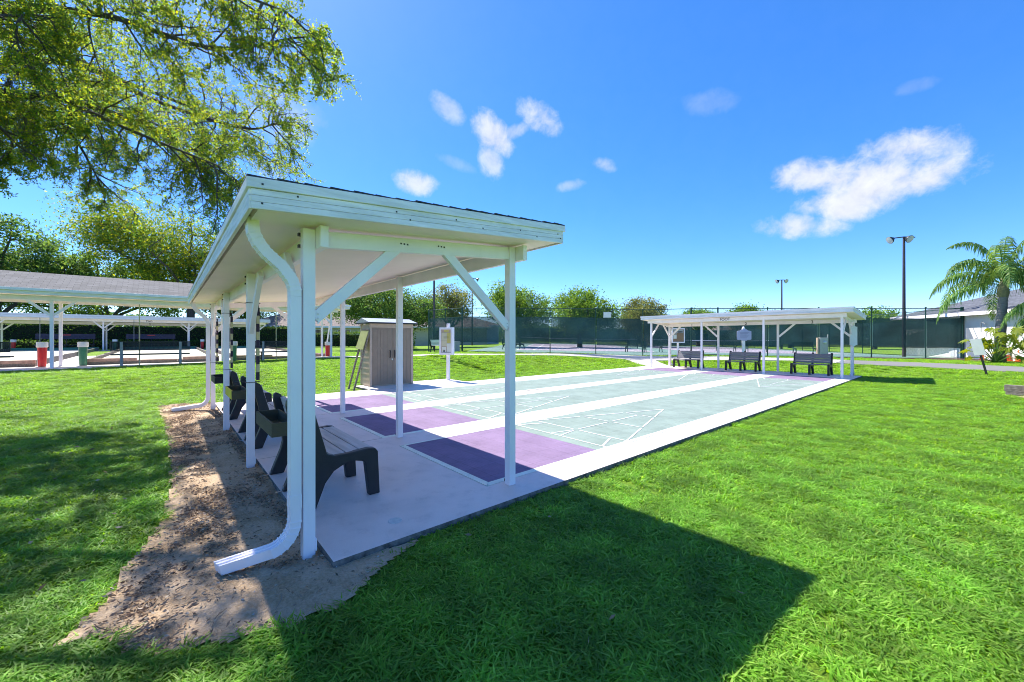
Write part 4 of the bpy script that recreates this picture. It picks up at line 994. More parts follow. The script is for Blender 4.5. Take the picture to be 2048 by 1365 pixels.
def palm(x, y, h, label, seed, nf=15, fl=2.5, lean=.1):
    z = H(x, y); r = thing('palm_tree', label, 'palm tree', (x, y, z)); rg = random.Random(seed); rn = np.random.RandomState(seed)
    pts = [(lean*t*t, .02*math.sin(t*3), h*t-.05) for t in np.linspace(0, 1, 14)]
    MB().tube(pts, [.21-.05*t+.012*(i % 2) for i, t in enumerate(np.linspace(0, 1, 14))], 14).build('trunk', TRUNKP, r, world=False, smooth=True)
    top = Vector(pts[-1])
    MB().lathe([(.16, -.1), (.21, .15), (.20, .35), (.12, .7), (.06, .95)], top, 12).build('crownshaft', M('palm_shaft', (.22, .20, .10), .8, .4, 10, .5, 40), r, world=False, smooth=True)
    for i in range(nf):
        az = 2*math.pi*i/nf*2.618+rg.uniform(-.3, .3); up = [1.4, 1.15, .95, .75, .5][i % 5]+rg.uniform(-.1, .1); L = fl*rg.uniform(.85, 1.1)
        p = top+Vector((0, 0, .55)); d = Vector((math.cos(az)*math.cos(up), math.sin(az)*math.cos(up), math.sin(up))); path = [p.copy()]; n = 16
        for k in range(n):
            d = (d+Vector((0, 0, -.10-.014*k))).normalized(); p = p+d*(L/n); path.append(p.copy())
        fr = MB().tube(path, [.028*(1-.85*k/n) for k in range(n+1)], 5).build('frond', PALML, r, world=False)
        quads = []
        for k in range(72):
            t = .13+.86*k/71; q = t*n; a0 = min(int(q), n-1); c = path[a0].lerp(path[a0+1], q-a0); dd = (path[a0+1]-path[a0]).normalized()
            sd = dd.cross(Vector((0, 0, 1))).normalized()
            for s in (-1, 1):
                ln = .66*math.sin(math.pi*min(1, .22+t*.80))*rg.uniform(.8, 1.15)+.1; w = .026
                out = (sd*s*.75+dd*.4+Vector((0, 0, rg.uniform(-.7, .15)))).normalized(); m1 = c+out*ln*.45+Vector((0, 0, -ln*.06)); tip = c+out*ln*.7+Vector((0, 0, -ln*rg.uniform(.4, .8)))
                ww = dd*w
                quads += [c-ww*.5, c+ww*.5, m1+ww, m1-ww, m1-ww, m1+ww, tip+ww*.2, tip-ww*.2]
        np_mesh('leaflets', np.array([tuple(v) for v in quads]), 4, PALML, fr)
        fr.children[-1].data.transform(Matrix.Translation(r.location))   # keep in the palm's own frame
    return r
palm(4.02, 28.7, 3.35, 'tall feathery palm with grey trunk in front of the white house', 5, 18, 3.7)
palm(6.3, 28.6, 2.0, 'palm with drooping yellow-green fronds at the right edge of the photo', 9, 15, 3.2)

def philodendron(x, y, n, label, seed, h=1.6):
    z = H(x, y); r = thing('philodendron', label, 'plant', (x, y, z)); rg = random.Random(seed); ms = []
    for k in range(3):   # three lobed leaf shapes shared by all leaves
        pl = []
        N = 9
        for i in range(N):
            t = i/(N-1); a = -2.3+4.6*t; rr = .30*(1-.25*abs(t-.5)*2)
            pl.append((rr*math.sin(a), .06+rr*math.cos(a)*1.15, -.05*abs(math.sin(a))))
            if i < N-1:
                a2 = a+4.6/(N-1)/2; pl.append((.15*math.sin(a2), .05+.15*math.cos(a2), .0))
        m_ = MB(); m_.add([(0, 0, .01)]+pl, [(0, i, i+1) for i in range(1, len(pl))]); me = m_.mesh('leaf'); me.materials.append(PHILO); ms.append(me)
    for i in range(n):
        az = rg.uniform(0, 6.28); el = rg.uniform(.15, 1.35); L = h*rg.uniform(.55, 1.0)
        p = Vector((math.cos(az)*math.cos(el)*.75, math.sin(az)*math.cos(el)*.75, math.sin(el)))*L
        MB().tube([(0, 0, .02), p*.5+Vector((0, 0, .12)), p], [.018, .013, .009], 5).build('stalk', PALML, r, world=False)
        o = link('leaf', ms[i % 3], r); o.location = p; s = rg.uniform(.75, 1.3)*.95; o.scale = (s, s, s)
        o.rotation_euler = (rg.uniform(-1.3, -.4), rg.uniform(-.4, .4), az-math.pi/2+rg.uniform(-.4, .4))
    return r
philodendron(3.85, 27.6, 34, 'bright yellow-green lobed plant at the foot of the tall palm', 2, 1.75)
philodendron(5.0, 27.6, 40, 'tall leafy clump right of the tall palm', 4, 2.1)
for k, (x, y) in enumerate([(3.57, 36.0-3.2), (4.35, 31.4), (4.75, 31.1)]):
    z = H(x, y)+.012; r = thing('traffic_cone', ['orange traffic cone behind the leaning white sign', 'orange traffic cone just left of the palm foot', 'orange traffic cone just right of the palm foot'][k], 'cone', (x, y, z), group='orange traffic cones')
    MB().box(-.19, .19, -.19, .19, 0, .035).build('base', ORANGE, r, world=False, bevel=.01)
    MB().lathe([(.15, .036), (.035, .70), (.02, .705)], (0, 0, 0), 18).build('cone_body', ORANGE, r, world=False, smooth=True)
    MB().lathe([(.107, .32), (.082, .46), (.078, .46)], (0, 0, 0), 18).build('white_band', WHITEP, r, world=False)
def lean_sign_right():
    b = Vector((3.43, 19.2, H(3.43, 19.2)-.05)); t = b+Vector((-.27, -.13, 1.36))
    r = thing('roadside_sign', 'tilted white sign board on a dark post beside the road', 'sign', b)
    MB().bar(b, t, .05, .035, up=(.7, .7, 0)).build('post', DARK, r)
    u = (t-b).normalized(); back = Vector((.45, .89, 0)); s = u.cross(back).normalized(); c = b+u*1.08-back*.03
    MB().bar(c-u*.29, c+u*.29, .30, .012, up=back).build('sign_panel', WHITEP, r, bevel=.003)
lean_sign_right()
def timber():
    a = Vector((3.62, 13.28, .0)); d = Vector((.93, -.36, 0)); r = thing('landscape_timber', 'weathered landscape timber lying at the right edge of the lawn', 'timber', a)
    for j in range(2):
        p = a+Vector((0, 0, .05+.165*j)); MB().bar(p+d*(-.02*j), p+d*2.2, .15, .16).build('timber_beam', WOODB, r, bevel=.008)
    drape('sand_patch', [(3.75, 13.1), (5.6, 12.4), (5.3, 11.3), (4.0, 12.2)], .02, SAND, 12, 8)
timber()
# ================================================================== BOCCE COURTS AT LEFT
BZ = .31
MB().box(-23.2, -19.25, -16, 4.75, BZ-.5, BZ).build('bocce_apron', CONCW); struct(bpy.data.objects['bocce_apron'])
MB().box(-47, -42.0, -18, 4.75, BZ-.2, BZ+.17).build('bocce_far_apron', CONCW); struct(bpy.data.objects['bocce_far_apron'])
MB().add([(-42.0, -18, BZ+.20), (-23.2, -18, BZ-.001), (-23.2, 4.75, BZ-.001), (-42.0, 4.75, BZ+.20), (-42.0, -18, BZ-.5), (-23.2, -18, BZ-.5), (-23.2, 4.75, BZ-.5), (-42.0, 4.75, BZ-.5)], [(0, 1, 2, 3), (4, 5, 6, 7), (0, 1, 5, 4), (1, 2, 6, 5), (2, 3, 7, 6), (3, 0, 4, 7)]).build('bocce_walkway', CONCW); struct(bpy.data.objects['bocce_walkway'])
lanes = [(-11.0, -6.72), (-5.1, -.7), (.25, 4.3), (-15.8, -11.6)]
for k, (a, b) in enumerate(lanes):
    x0, x1 = -41.9, -21.9; zl = BZ+.07
    r = thing('bocce_lane', ['cream bocce lane with wooden kerb left of the red bin', 'cream bocce lane in the middle, between the green bins', 'cream bocce lane at the end beside the hedge-lined lawn', 'cream bocce lane at the left margin of the photo'][k], 'bocce lane', ((x0+x1)/2, (a+b)/2, BZ), group='bocce lanes')
    MB().add([(x0, a, zl+.21), (x1, a, zl), (x1, b, zl), (x0, b, zl+.21), (x0, a, zl-.4), (x1, a, zl-.4), (x1, b, zl-.4), (x0, b, zl-.4)], [(0, 1, 2, 3), (4, 5, 6, 7), (0, 1, 5, 4), (1, 2, 6, 5), (2, 3, 7, 6), (3, 0, 4, 7)]).build('lane_surface', LANE, r)
    m = (a+b)/2
    for (ya, yb) in ((a-.12, m-.6), (m-.59, m+.7), (m+.71, b+.12)):
        MB().box(x1+.001, x1+.13, ya, yb, BZ+.001, BZ+.13).build('kerb_board', WOODB, r, bevel=.006)
    for (ya, yb) in ((a-.12, a+1.5), (b-1.3, b+.12)): MB().box(x1+.01, x1+.13, ya, yb, BZ+.131, BZ+.27).build('end_board', BOARDB, r, bevel=.006)
    MB().box(x1+.02, x1+.12, a+1.51, b-1.31, BZ+.131, BZ+.18).build('end_board', BOARDB, r, bevel=.006)
    for yy in (a-.06, b+.06):
        for j in range(6):
            xa = x0+(x1-x0)*j/6; xb = x0+(x1-x0)*(j+1)/6-.01; lo = BZ-.1; zt0 = BZ+.24+.19*(1-(j+.5)/6)
            MB().box(xa, xb, yy-.055, yy+.055, lo, zt0).build('side_board', WOODB, r, bevel=.006)
    MB().box(x0-.12, x0-.001, a-.12, b+.12, BZ+.1, BZ+.45).build('back_board', GREENSL, r)
def pav_posts(r, xs, ys, z0, ztop, w=.10):
    for x in xs:
        for y in ys: MB().box(x-w/2, x+w/2, y-w/2, y+w/2, z0, ztop).build('post', WHITE, r, bevel=.005)
def pavilion_near():
    r = thing('bocce_pavilion', 'long open pavilion with grey shingle hip roof nearest the lawn, at left', 'pavilion', (-21, -3, BZ))
    ze = BZ+2.78; xs = (-20.05, -21.75); ys = (-16.9, -11.4, -5.9, -.45, 4.25)
    pav_posts(r, xs, ys, BZ+.001, ze-.02)
    for x in xs: MB().box(x-.03+.09, x+.03+.09, -17.3, 4.6, ze-.2, ze-.021).build('long_beam', WHITE, r)
    for y in ys:
        for s in (-1, 1):
            if -17 < y+s*.7 < 4.6: MB().bar((-20.05, y+s*.05, ze-.75), (-20.05, y+s*.62, ze-.19), .05, .09).build('knee_brace', WHITE, r)
    x0, x1, y0, y1 = -23.0, -19.45, -17.8, 5.05
    MB().box(x1-.02, x1+.02, y0, y1, ze-.02, ze+.17).build('fascia', FASCIA, r)
    MB().box(x0-.02, x0+.02, y0, y1, ze-.02, ze+.17).build('fascia', FASCIA, r)
    for y in (y0, y1): MB().box(x0+.021, x1-.021, y-.02, y+.02, ze-.02, ze+.17).build('fascia', FASCIA, r)
    MB().box(x1+.021, x1+.10, y0-.05, y1+.05, ze+.10, ze+.20).build('gutter', WHITE, r, bevel=.006)
    MB().box(x0+.021, x1-.021, y0+.021, y1-.021, ze-.005, ze+.03).build('ceiling', CEIL, r)
    hw = (x1-x0)/2+.06; rise = .80; xm = (x0+x1)/2; e = .06; zr = ze+.175
    v = [(x0-e, y0-e, zr), (x1+e, y0-e, zr), (x1+e, y1+e, zr), (x0-e, y1+e, zr), (xm, y0+hw, zr+rise), (xm, y1-hw, zr+rise)]
    ro = MB().add(v, [(0, 1, 4), (1, 2, 5, 4), (2, 3, 5), (3, 0, 4, 5), (0, 1, 2, 3)]).build('roof', ROOFG, r)
    me = ro.data; uv = me.uv_layers.new(name='UVMap')
    for p in me.polygons:
        nn = p.normal; hx = Vector((-nn.y, nn.x, 0)); hx = hx.normalized() if hx.length > .01 else Vector((1, 0, 0)); vv = nn.cross(hx)
        for li in p.loop_indices: q = me.vertices[me.loops[li].vertex_index].co; uv.data[li].uv = (q.dot(hx), q.dot(vv))
    # downpipe rods hanging from the eave
    for y in (-3.45, 1.6): MB().tube([(-20.0, y, BZ), (-20.0, y, ze-.02)], .02, 8).build('tie_rod', CREAMB, r)
pavilion_near()
def pavilion_far():
    z = BZ+.17; r = thing('bocce_pavilion', 'white lean-to pavilion at the far ends of the bocce lanes', 'pavilion', (-43.5, -5, z))
    ys = (-17, -11.9, -6.4, -1.1, 4.2); ze = z+2.55
    pav_posts(r, (-42.3,), ys, z+.001, ze-.02); pav_posts(r, (-44.5,), ys, z+.001, ze-.22)
    MB().box(-42.2, -42.14, -17.6, 4.7, ze-.24, ze-.02).build('long_beam', WHITE, r); MB().box(-44.4, -44.34, -17.6, 4.7, ze-.44, ze-.22).build('long_beam', WHITE, r)
    for y in ys:
        for s in (-1, 1):
            MB().bar((-42.3, y+s*.05, ze-.72), (-42.3, y+s*.55, ze-.22), .05, .09).build('knee_brace', WHITE, r)
            MB().bar((-44.5, y+s*.05, ze-.92), (-44.5, y+s*.55, ze-.42), .05, .09).build('knee_brace', WHITE, r)
    MB().bar((-45.0, -6.5, ze-.19), (-41.6, -6.5, ze+.06), 22.8, .10).build('ceiling', CEIL, r)
    MB().bar((-45.1, -6.5, ze-.13), (-41.5, -6.5, ze+.135), 22.9, .03).build('roof_sheet', SHEDR, r)
    MB().box(-41.56, -41.5, -18, 5.0, ze-.04, ze+.26).build('fascia', M('bluish_fascia', (.62, .66, .72), .5, .1, 4), r)
    for y in (-18, 5.0): MB().bar((-45.05, y, ze-.13), (-41.56, y, ze+.08), .05, .2).build('fascia', FASCIA, r)
    text('TWO', .17, (-42.13, -3.7, ze-.13), (math.pi/2, 0, math.pi/2), INK, r); text('2', .22, (-44.33, -3.7, ze-.33), (math.pi/2, 0, math.pi/2), INK, r)
    for y in (-4.6, -9.6, .8): MB().tube([(-41.7, y, z), (-41.7, y, ze)], .02, 6).build('tie_rod', GREYPOST, r)
pavilion_far()
def bin_(x, y, z, h, mat, label, k):
    r = thing('lidded_bin', label, 'bin', (x, y, z), group='tapered bins with white rims')
    w = .135*h/1.0
    MB().lathe([(w*.80, 0), (w*.85, .03), (w*1.0, h*.78), (w*.9, h*.785)], (0, 0, 0), 18).build('bin_body', mat, r, world=False, smooth=True)
    MB().lathe([(w*1.12, h*.78), (w*1.22, h*.80), (w*1.22, h*.97), (w*1.1, h), (w*.9, h*1.0), (w*.85, h*.9)], (0, 0, 0), 18).build('rim', WHITEP, r, world=False, smooth=True)
    MB().box(-.01, .01, -w*1.0, -w*.8, .05, h*.75).build('seam', WHITEP, r, world=False)
bin_(-21.6, -6.38, BZ, 1.0, REDP, 'bright red bin with white rim between two bocce lanes, near', 0)
bin_(-21.6, -5.25, BZ, 1.0, GRNP, 'green bin with white rim at the corner of the middle bocce lane', 1)
bin_(-21.6, .0, BZ, 1.0, GRNP, 'green bin with white rim seen between the shelter posts', 2)
bin_(-21.7, 4.55, BZ, .95, REDP, 'red bin at the right end of the bocce lanes', 3)
bin_(-42.6, -11.0, BZ+.17, .9, REDP, 'red bin with white rim far away at left under the far pavilion', 4)
bin_(-41.6, -5.9+.2, BZ+.17, .9, GRNP, 'dark green bin with pale rim at the far end of the lanes', 5)
bin_(-41.7, -.2, BZ+.17, .9, REDP, 'slim red bin at the far end of the middle lane', 6)
def bocce_bench(y, label):
    r = thing('mesh_back_bench', label, 'bench', (-20.0, y, BZ), group='black mesh-backed benches on the bocce apron')
    for s in (-.92, .92):
        MB().box(-.0+.32, .40, s-.045, s+.045, 0, 1.0).build('post', GREYPOST, r, world=False, bevel=.006)
        MB().tube([(-.15, s, .0), (-.15, s, .44), (.32, s, .44)], .025, 8).build('leg', DARK, r, world=False)
    MB().box(-.28, .24, -1.25, 1.25, .45, .50).build('seat', M('dark_green_plank', (.02, .035, .03), .5), r, world=False, bevel=.01)
    fr = MB()
    for zz in (.66, 1.0): fr.box(.27, .30, -1.25, 1.25, zz-.018, zz+.018)
    for yy in (-1.25, 1.25): fr.box(.27, .30, yy-.018, yy+.018, .678, .982)
    f = fr.build('back_frame', DARK, r, world=False)
    o = MB().quad((.285, -1.23, .66), (.285, 1.23, .66), (.285, 1.23, 1.0), (.285, -1.23, 1.0)).build('mesh_panel', BLACKMESH, f, world=False, fix=False); set_uv_planar(o, (0, 1, 0), (0, 0, 1))
bocce_bench(-3.05, 'black mesh-backed bench on grey posts in front of the middle bocce lane')
bocce_bench(1.9, 'black mesh-backed bench partly hidden behind the corner post and downspout')
bocce_bench(-8.1, 'black mesh-backed bench behind the red bin at far left')
for k, y in enumerate((-8.6, -3.6)):
    r = thing('navy_bench', ['navy slatted bench under the far pavilion, left of its paired posts', 'navy slatted bench under the far pavilion, right of its paired posts'][k], 'bench', (-44.0, y, BZ+.17), math.pi/2, group='navy benches under the far pavilion')
    for j in range(4): MB().box(-1.6, 1.6, -.02+j*.015, .015+j*.015, .95+j*.10, 1.04+j*.10).build('back_slat', NAVY, r, world=False)
    for j in range(3): MB().box(-1.6, 1.6, -.5+j*.15, -.37+j*.15, .44, .47).build('seat_slat', NAVY, r, world=False)
    for s in (-1.5, 0, 1.5): MB().box(s-.03, s+.03, -.5, .08, 0, .435).add([(s-.03, .045, .4), (s+.03, .045, .4), (s+.03, .085, .4), (s-.03, .085, .4), (s-.03, .07, 1.4), (s+.03, .07, 1.4), (s+.03, .11, 1.4), (s-.03, .11, 1.4)], [(0, 1, 2, 3), (4, 5, 6, 7), (0, 1, 5, 4), (1, 2, 6, 5), (2, 3, 7, 6), (3, 0, 4, 7)]).build('leg', DARK, r, world=False)
    MB().box(-.25, .25, -.012, -.006+.0, 1.22, 1.29).build('name_plate', REDP, r, world=False)
def scoop():   # white leaning poles beside the lanes
    for k, (x, y, dx, dy) in enumerate([(-22.4, 4.6, -.05, .35), (-23.5, -8.1, .2, -.6)]):
        r = thing('leaning_pole', ['slanted white pole rising from the red bin at the right end of the lanes', 'slanted white pole at the left margin of the photo'][k], 'pole', (x, y, BZ))
        MB().tube([(x, y, BZ+.01), (x+dx, y+dy, BZ+2.45)], .045, 10).build('pole_shaft', WHITE, r)
scoop()

# ================================================================== HEDGES, HOUSES AND TREES
def hedge(name, pts, h, w, label, seed, n_per=520, mat=HEDGE, ls=.13):
    rn = np.random.RandomState(seed); x, y = pts[0]; r = thing(name, label, 'hedge', (x, y, H(x, y)))
    Cs = []; core = MB()
    for (a, b) in zip(pts[:-1], pts[1:]):
        a = np.array(a); b = np.array(b); L = np.linalg.norm(b-a); d = (b-a)/L; n = np.array([-d[1], d[0]]); N = int(L*n_per)
        t = rn.rand(N); q = rn.rand(N); u = np.where(q < .55, rn.choice([-1, 1], N), rn.uniform(-1, 1, N)); hv = np.where(q < .55, rn.rand(N), 1.0)
        lump = .16*(vnoise(t*L, q*0+seed, .8, seed)-.5)*2
        P = a+np.outer(t*L, d)+np.outer(u*(w/2+rn.normal(0, .08, N)+lump), n)
        z = Hn(P[:, 0], P[:, 1])+.12+(h-.1+lump)*hv+rn.normal(0, .09, N)
        Cs.append(np.column_stack([P, z]))
        p0, p1 = Vector((*a, 0)), Vector((*b, 0)); zz = H(*a)
        core.bar((p0.x, p0.y, zz+h*.5), (p1.x, p1.y, zz+h*.5), w*.72, h*.82)
    np_mesh('leaves', leaf_quads(rn, np.concatenate(Cs), ls, ls*.55), 4, mat, r)
    core.build('dark_core', M('hedge_core', (.02, .028, .012), .95, .4, 8), r)  # solid dark box fills the hedge behind its leaves, no twigs modelled
hedge('hedge', [(-50, -26), (-50, 9)], 2.3, 1.3, 'long tall clipped hedge behind the far bocce pavilion', 3, 420, ls=.17)
hedge('hedge', [(-44.5, 9), (-38.5, 15.0)], 1.5, 1.1, 'clipped hedge between the shelter posts and the storage shed', 4, 420, ls=.14)
hedge('hedge', [(-37.0, 16.2), (-30.5, 14.0)], 1.55, 1.1, 'lighter clipped hedge right of the storage shed', 6, 420, MIDG, .14)
hedge('hedge', [(-46.8, -24), (-46.8, 4.2)], .65, .7, 'low dark shrub border along the far pavilion', 8, 160, HEDGE, .15)
hip_house('tan_roof_house', 'low house with tan shingle roof behind the hedge, left of the shed', (-54, 4.0), (-46.5, 17.0), 11, 2.5, 2.6, WALLC, ROOFT, .6, wins=[(3, 4.4, .9, 2.0), (7.5, 9, .9, 2.0), (11, 12.4, .9, 2.0)], z=.5)
hip_house('tan_roof_house', 'house with tan hip roof directly behind the storage shed', (-46, 18.5), (-39, 29.5), 10, 2.5, 2.5, WALLC, ROOFT, .6, wins=[(2, 3.4, .9, 2.0), (6, 7.5, .9, 2.0)], z=.5)
hip_house('pale_house', 'pale lavender house between the shed and the tennis fence', (-47, 23.5), (-44.5, 36), 10, 3.0, 2.0, PALEWALL, ROOFT, .5, wins=[(8, 9.4, .9, 2.0)], z=.5)
hip_house('tan_roof_house', 'tan roofed house seen dimly through the tennis wind screens', (-34, 62), (-18, 74), 11, 2.6, 2.6, WALLC, ROOFT, .6, wins=[(3, 4.4, .9, 2.0), (8, 9.5, .9, 2.0)], z=.3)

def tree(name, label, x, y, trunk_h, blobs, nclus, nleaf, ls, mat, seed, tr=.22, bark=BARK, group=None, spread=.55, extra_limbs=0):
    """blobs: (dx,dy,dz,rx,ry,rz) ellipsoids of crown; clusters of leaves through them, limbs to many clusters"""
    rn = np.random.RandomState(seed); z = H(x, y); r = thing(name, label, 'tree', (x, y, z), group=group)
    vol = np.array([b[3]*b[4]*b[5] for b in blobs]); pick = rn.choice(len(blobs), nclus, p=vol/vol.sum())
    u = rot_unit(rn, nclus)*(rn.rand(nclus, 1)**.42); B = np.array(blobs)[pick]; CC = B[:, :3]+u*B[:, 3:]
    CC[:, 2] = np.maximum(CC[:, 2], trunk_h*.75)
    k = np.maximum(3, rn.poisson(nleaf/nclus, nclus)); rad = spread*rn.uniform(.6, 1.3, nclus)
    P = np.repeat(CC, k, 0)+rn.normal(0, 1, (k.sum(), 3))*np.repeat(rad, k)[:, None]*np.array([1, 1, .7])*.5
    np_mesh('crown', leaf_quads(rn, P+np.array([x, y, z]), ls, ls*.5), 4, mat, r)
    m = MB(); top = Vector((rn.uniform(-.1, .1), rn.uniform(-.1, .1), trunk_h))
    m.tube([(0, 0, -.2), (0, 0, .1), top*.5, top], [tr*1.35, tr*1.1, tr, tr*.85], 10)
    m.build('trunk', bark, r, world=False, smooth=True)
    m = MB(); k0 = min(nclus, 8); mains = [int(rn.randint(nclus))]
    while len(mains) < k0:      # well spread main limbs
        dist = np.min(np.linalg.norm(CC[:, None]-CC[mains][None], axis=2), 1); mains.append(int(np.argmax(dist*rn.uniform(.7, 1, nclus))))
    lim = []
    for i in mains:
        c = Vector(CC[i]); n_ = 5; P_ = [top-Vector((0, 0, .2))]
        for q in range(1, n_+1):
            t = q/n_; b = top.lerp(c, t)+Vector((rn.normal(0, .12), rn.normal(0, .12), .35*math.sin(math.pi*t)*trunk_h*.3+rn.normal(0, .08))); P_.append(b)
        lim.append(P_); m.tube(P_, [tr*.5*(1-.16*q) for q in range(n_+1)], 7, cap=False)
    flat = [(p_, li, q) for li, P_ in enumerate(lim) for q, p_ in enumerate(P_) if q >= 2]
    fp = np.array([tuple(a[0]) for a in flat])
    for i in rn.choice(nclus, min(nclus, 60+extra_limbs), replace=False):
        c = Vector(CC[i]); b = Vector(fp[np.argmin(np.linalg.norm(fp-CC[i], axis=1))])
        if (c-b).length < .15: continue
        md = b.lerp(c, .5)+Vector((rn.normal(0, .12), rn.normal(0, .12), .12))
        m.tube([b, md, c], [tr*.16, tr*.10, tr*.03], 5, cap=False)
    m.build('limbs', bark, r, world=False, smooth=True)
    return r
G = 'background trees'
tree('oak_tree', 'broad dark green oak behind the storage shed', -31.9, 12.2, 2.3, [(0, 0, 4.0, 3.6, 3.4, 1.9), (2.2, 2.5, 3.5, 2.4, 2.4, 1.5), (-1.5, -2.6, 3.8, 2.4, 2.2, 1.5)], 240, 30000, .19, DGREEN, 11, .3, group=G, spread=.9)
tree('olive_tree', 'pale olive tree with many spreading stems beside the first light pole', -33, 20.0, 1.9, [(0, 0, 4.6, 2.3, 2.3, 1.9)], 120, 11000, .18, OLIVE, 12, .26, BARKL, group=G, spread=.8, extra_limbs=30)
tree('broadleaf_tree', 'bushy mid-green tree right of the foreground shelter post', -28.8, 24.8, 2.0, [(0, 0, 4.3, 2.6, 2.6, 2.3), (2.0, 1.8, 3.9, 1.8, 1.8, 1.7)], 170, 20000, .20, MIDG, 13, .28, group=G, spread=.9)
tree('broadleaf_tree', 'round green tree above the middle of the tennis fence', -25.3, 32, 2.0, [(0, 0, 4.0, 3.0, 3.0, 2.4), (2.2, 1.5, 3.6, 2.0, 2.0, 1.7)], 170, 20000, .22, MIDG, 14, .28, group=G, spread=.95)
tree('olive_tree', 'olive-toned dome tree left of the far shelter roof', -24.9, 44.5, 1.8, [(0, 0, 3.9, 3.0, 3.0, 2.3)], 150, 17000, .22, OLIVE, 15, .3, BARKL, group=G, spread=1.0)
tree('broadleaf_tree', 'low green tree top just above the left part of the far shelter roof', -24.7, 60, 1.8, [(0, 0, 4.0, 2.8, 2.8, 1.6)], 110, 11000, .26, MIDG, 16, .3, group=G, spread=1.0)
tree('broadleaf_tree', 'yellow-green tree top above the middle of the far shelter roof', -19.8, 65.7, 1.8, [(0, 0, 4.6, 2.9, 2.9, 1.8)], 110, 11000, .26, MIDG, 17, .3, group=G, spread=1.0)
tree('broadleaf_tree', 'small bright tree right of the far shelter roof end', -4.0, 57.9, 1.4, [(0, 0, 3.1, 2.4, 2.4, 1.5)], 90, 9000, .24, MIDG, 18, .25, group=G, spread=.9)
tree('broadleaf_tree', 'shaded tree behind the tennis wind screens, centre', -12, 58, 1.8, [(0, 0, 3.0, 3.2, 3.2, 1.6)], 60, 5000, .28, DGREEN, 19, .3, group=G, spread=1.0)
tree('oak_tree', 'dark oak at the left edge of the photo above the pavilion roof', -58, -15.0, 3.0, [(0, 0, 8.4, 5.0, 5.0, 4.0), (-1.5, -5, 7.6, 4.4, 4.4, 3.4)], 230, 26000, .30, DGREEN, 21, .4, group=G, spread=1.3)
tree('oak_tree', 'dense oak behind the pavilion roof, second from the left edge', -60, -7.5, 3.0, [(0, 0, 7.2, 4.4, 4.8, 3.2), (1, 4.6, 6.4, 4.0, 4.2, 2.8), (0, -4.5, 6.4, 4, 4, 2.8)], 230, 26000, .30, DGREEN, 22, .38, group=G, spread=1.3)
tree('oak_tree', 'sunlit yellow-green oak behind the far pavilion, above the pavilion roof', -53.3, -.6, 4.5, [(0, -3.0, 11.2, 4.6, 6.0, 3.4), (0, 3.0, 9.8, 4.2, 4.6, 3.2), (0, -7.0, 12.6, 3.4, 3.6, 2.4), (0, 0, 8.0, 4, 5, 2.2)], 330, 40000, .24, OAKY, 23, .4, group=G, spread=1.5)
tree('oak_tree', 'dark oak behind the far pavilion near the tan roofed house', -58, 4.0, 2.6, [(0, 0, 6.2, 4.2, 4.6, 3.0)], 150, 16000, .30, DGREEN, 24, .34, group=G, spread=1.2)
tree('broadleaf_tree', 'bright shrub-like tree glimpsed between the two pavilion roofs', -54, -9.5, 1.2, [(0, 0, 2.9, 2.6, 2.6, 1.5)], 60, 4200, .22, MIDG, 25, .2, group=G, spread=.8)

def far_woods():
    rn = np.random.RandomState(77); n = 42000; az = rn.uniform(R(-112), R(25), n); d = rn.uniform(95, 125, n)
    x = CAM.x+np.sin(az)*d; y = CAM.y+np.cos(az)*d; top = 2.6+2.4*vnoise(az*57/6+40, az*0, 1.0, 4)+1.2*vnoise(az*57/2+90, az*0, 1.0, 9)
    z = .2+rn.rand(n)**.8*top
    o = np_mesh('far_woods', leaf_quads(rn, np.column_stack([x, y, z]), .75, .5), 4, DGREEN); tag(o, 'distant low line of dark trees along the horizon', kind='stuff')
far_woods()

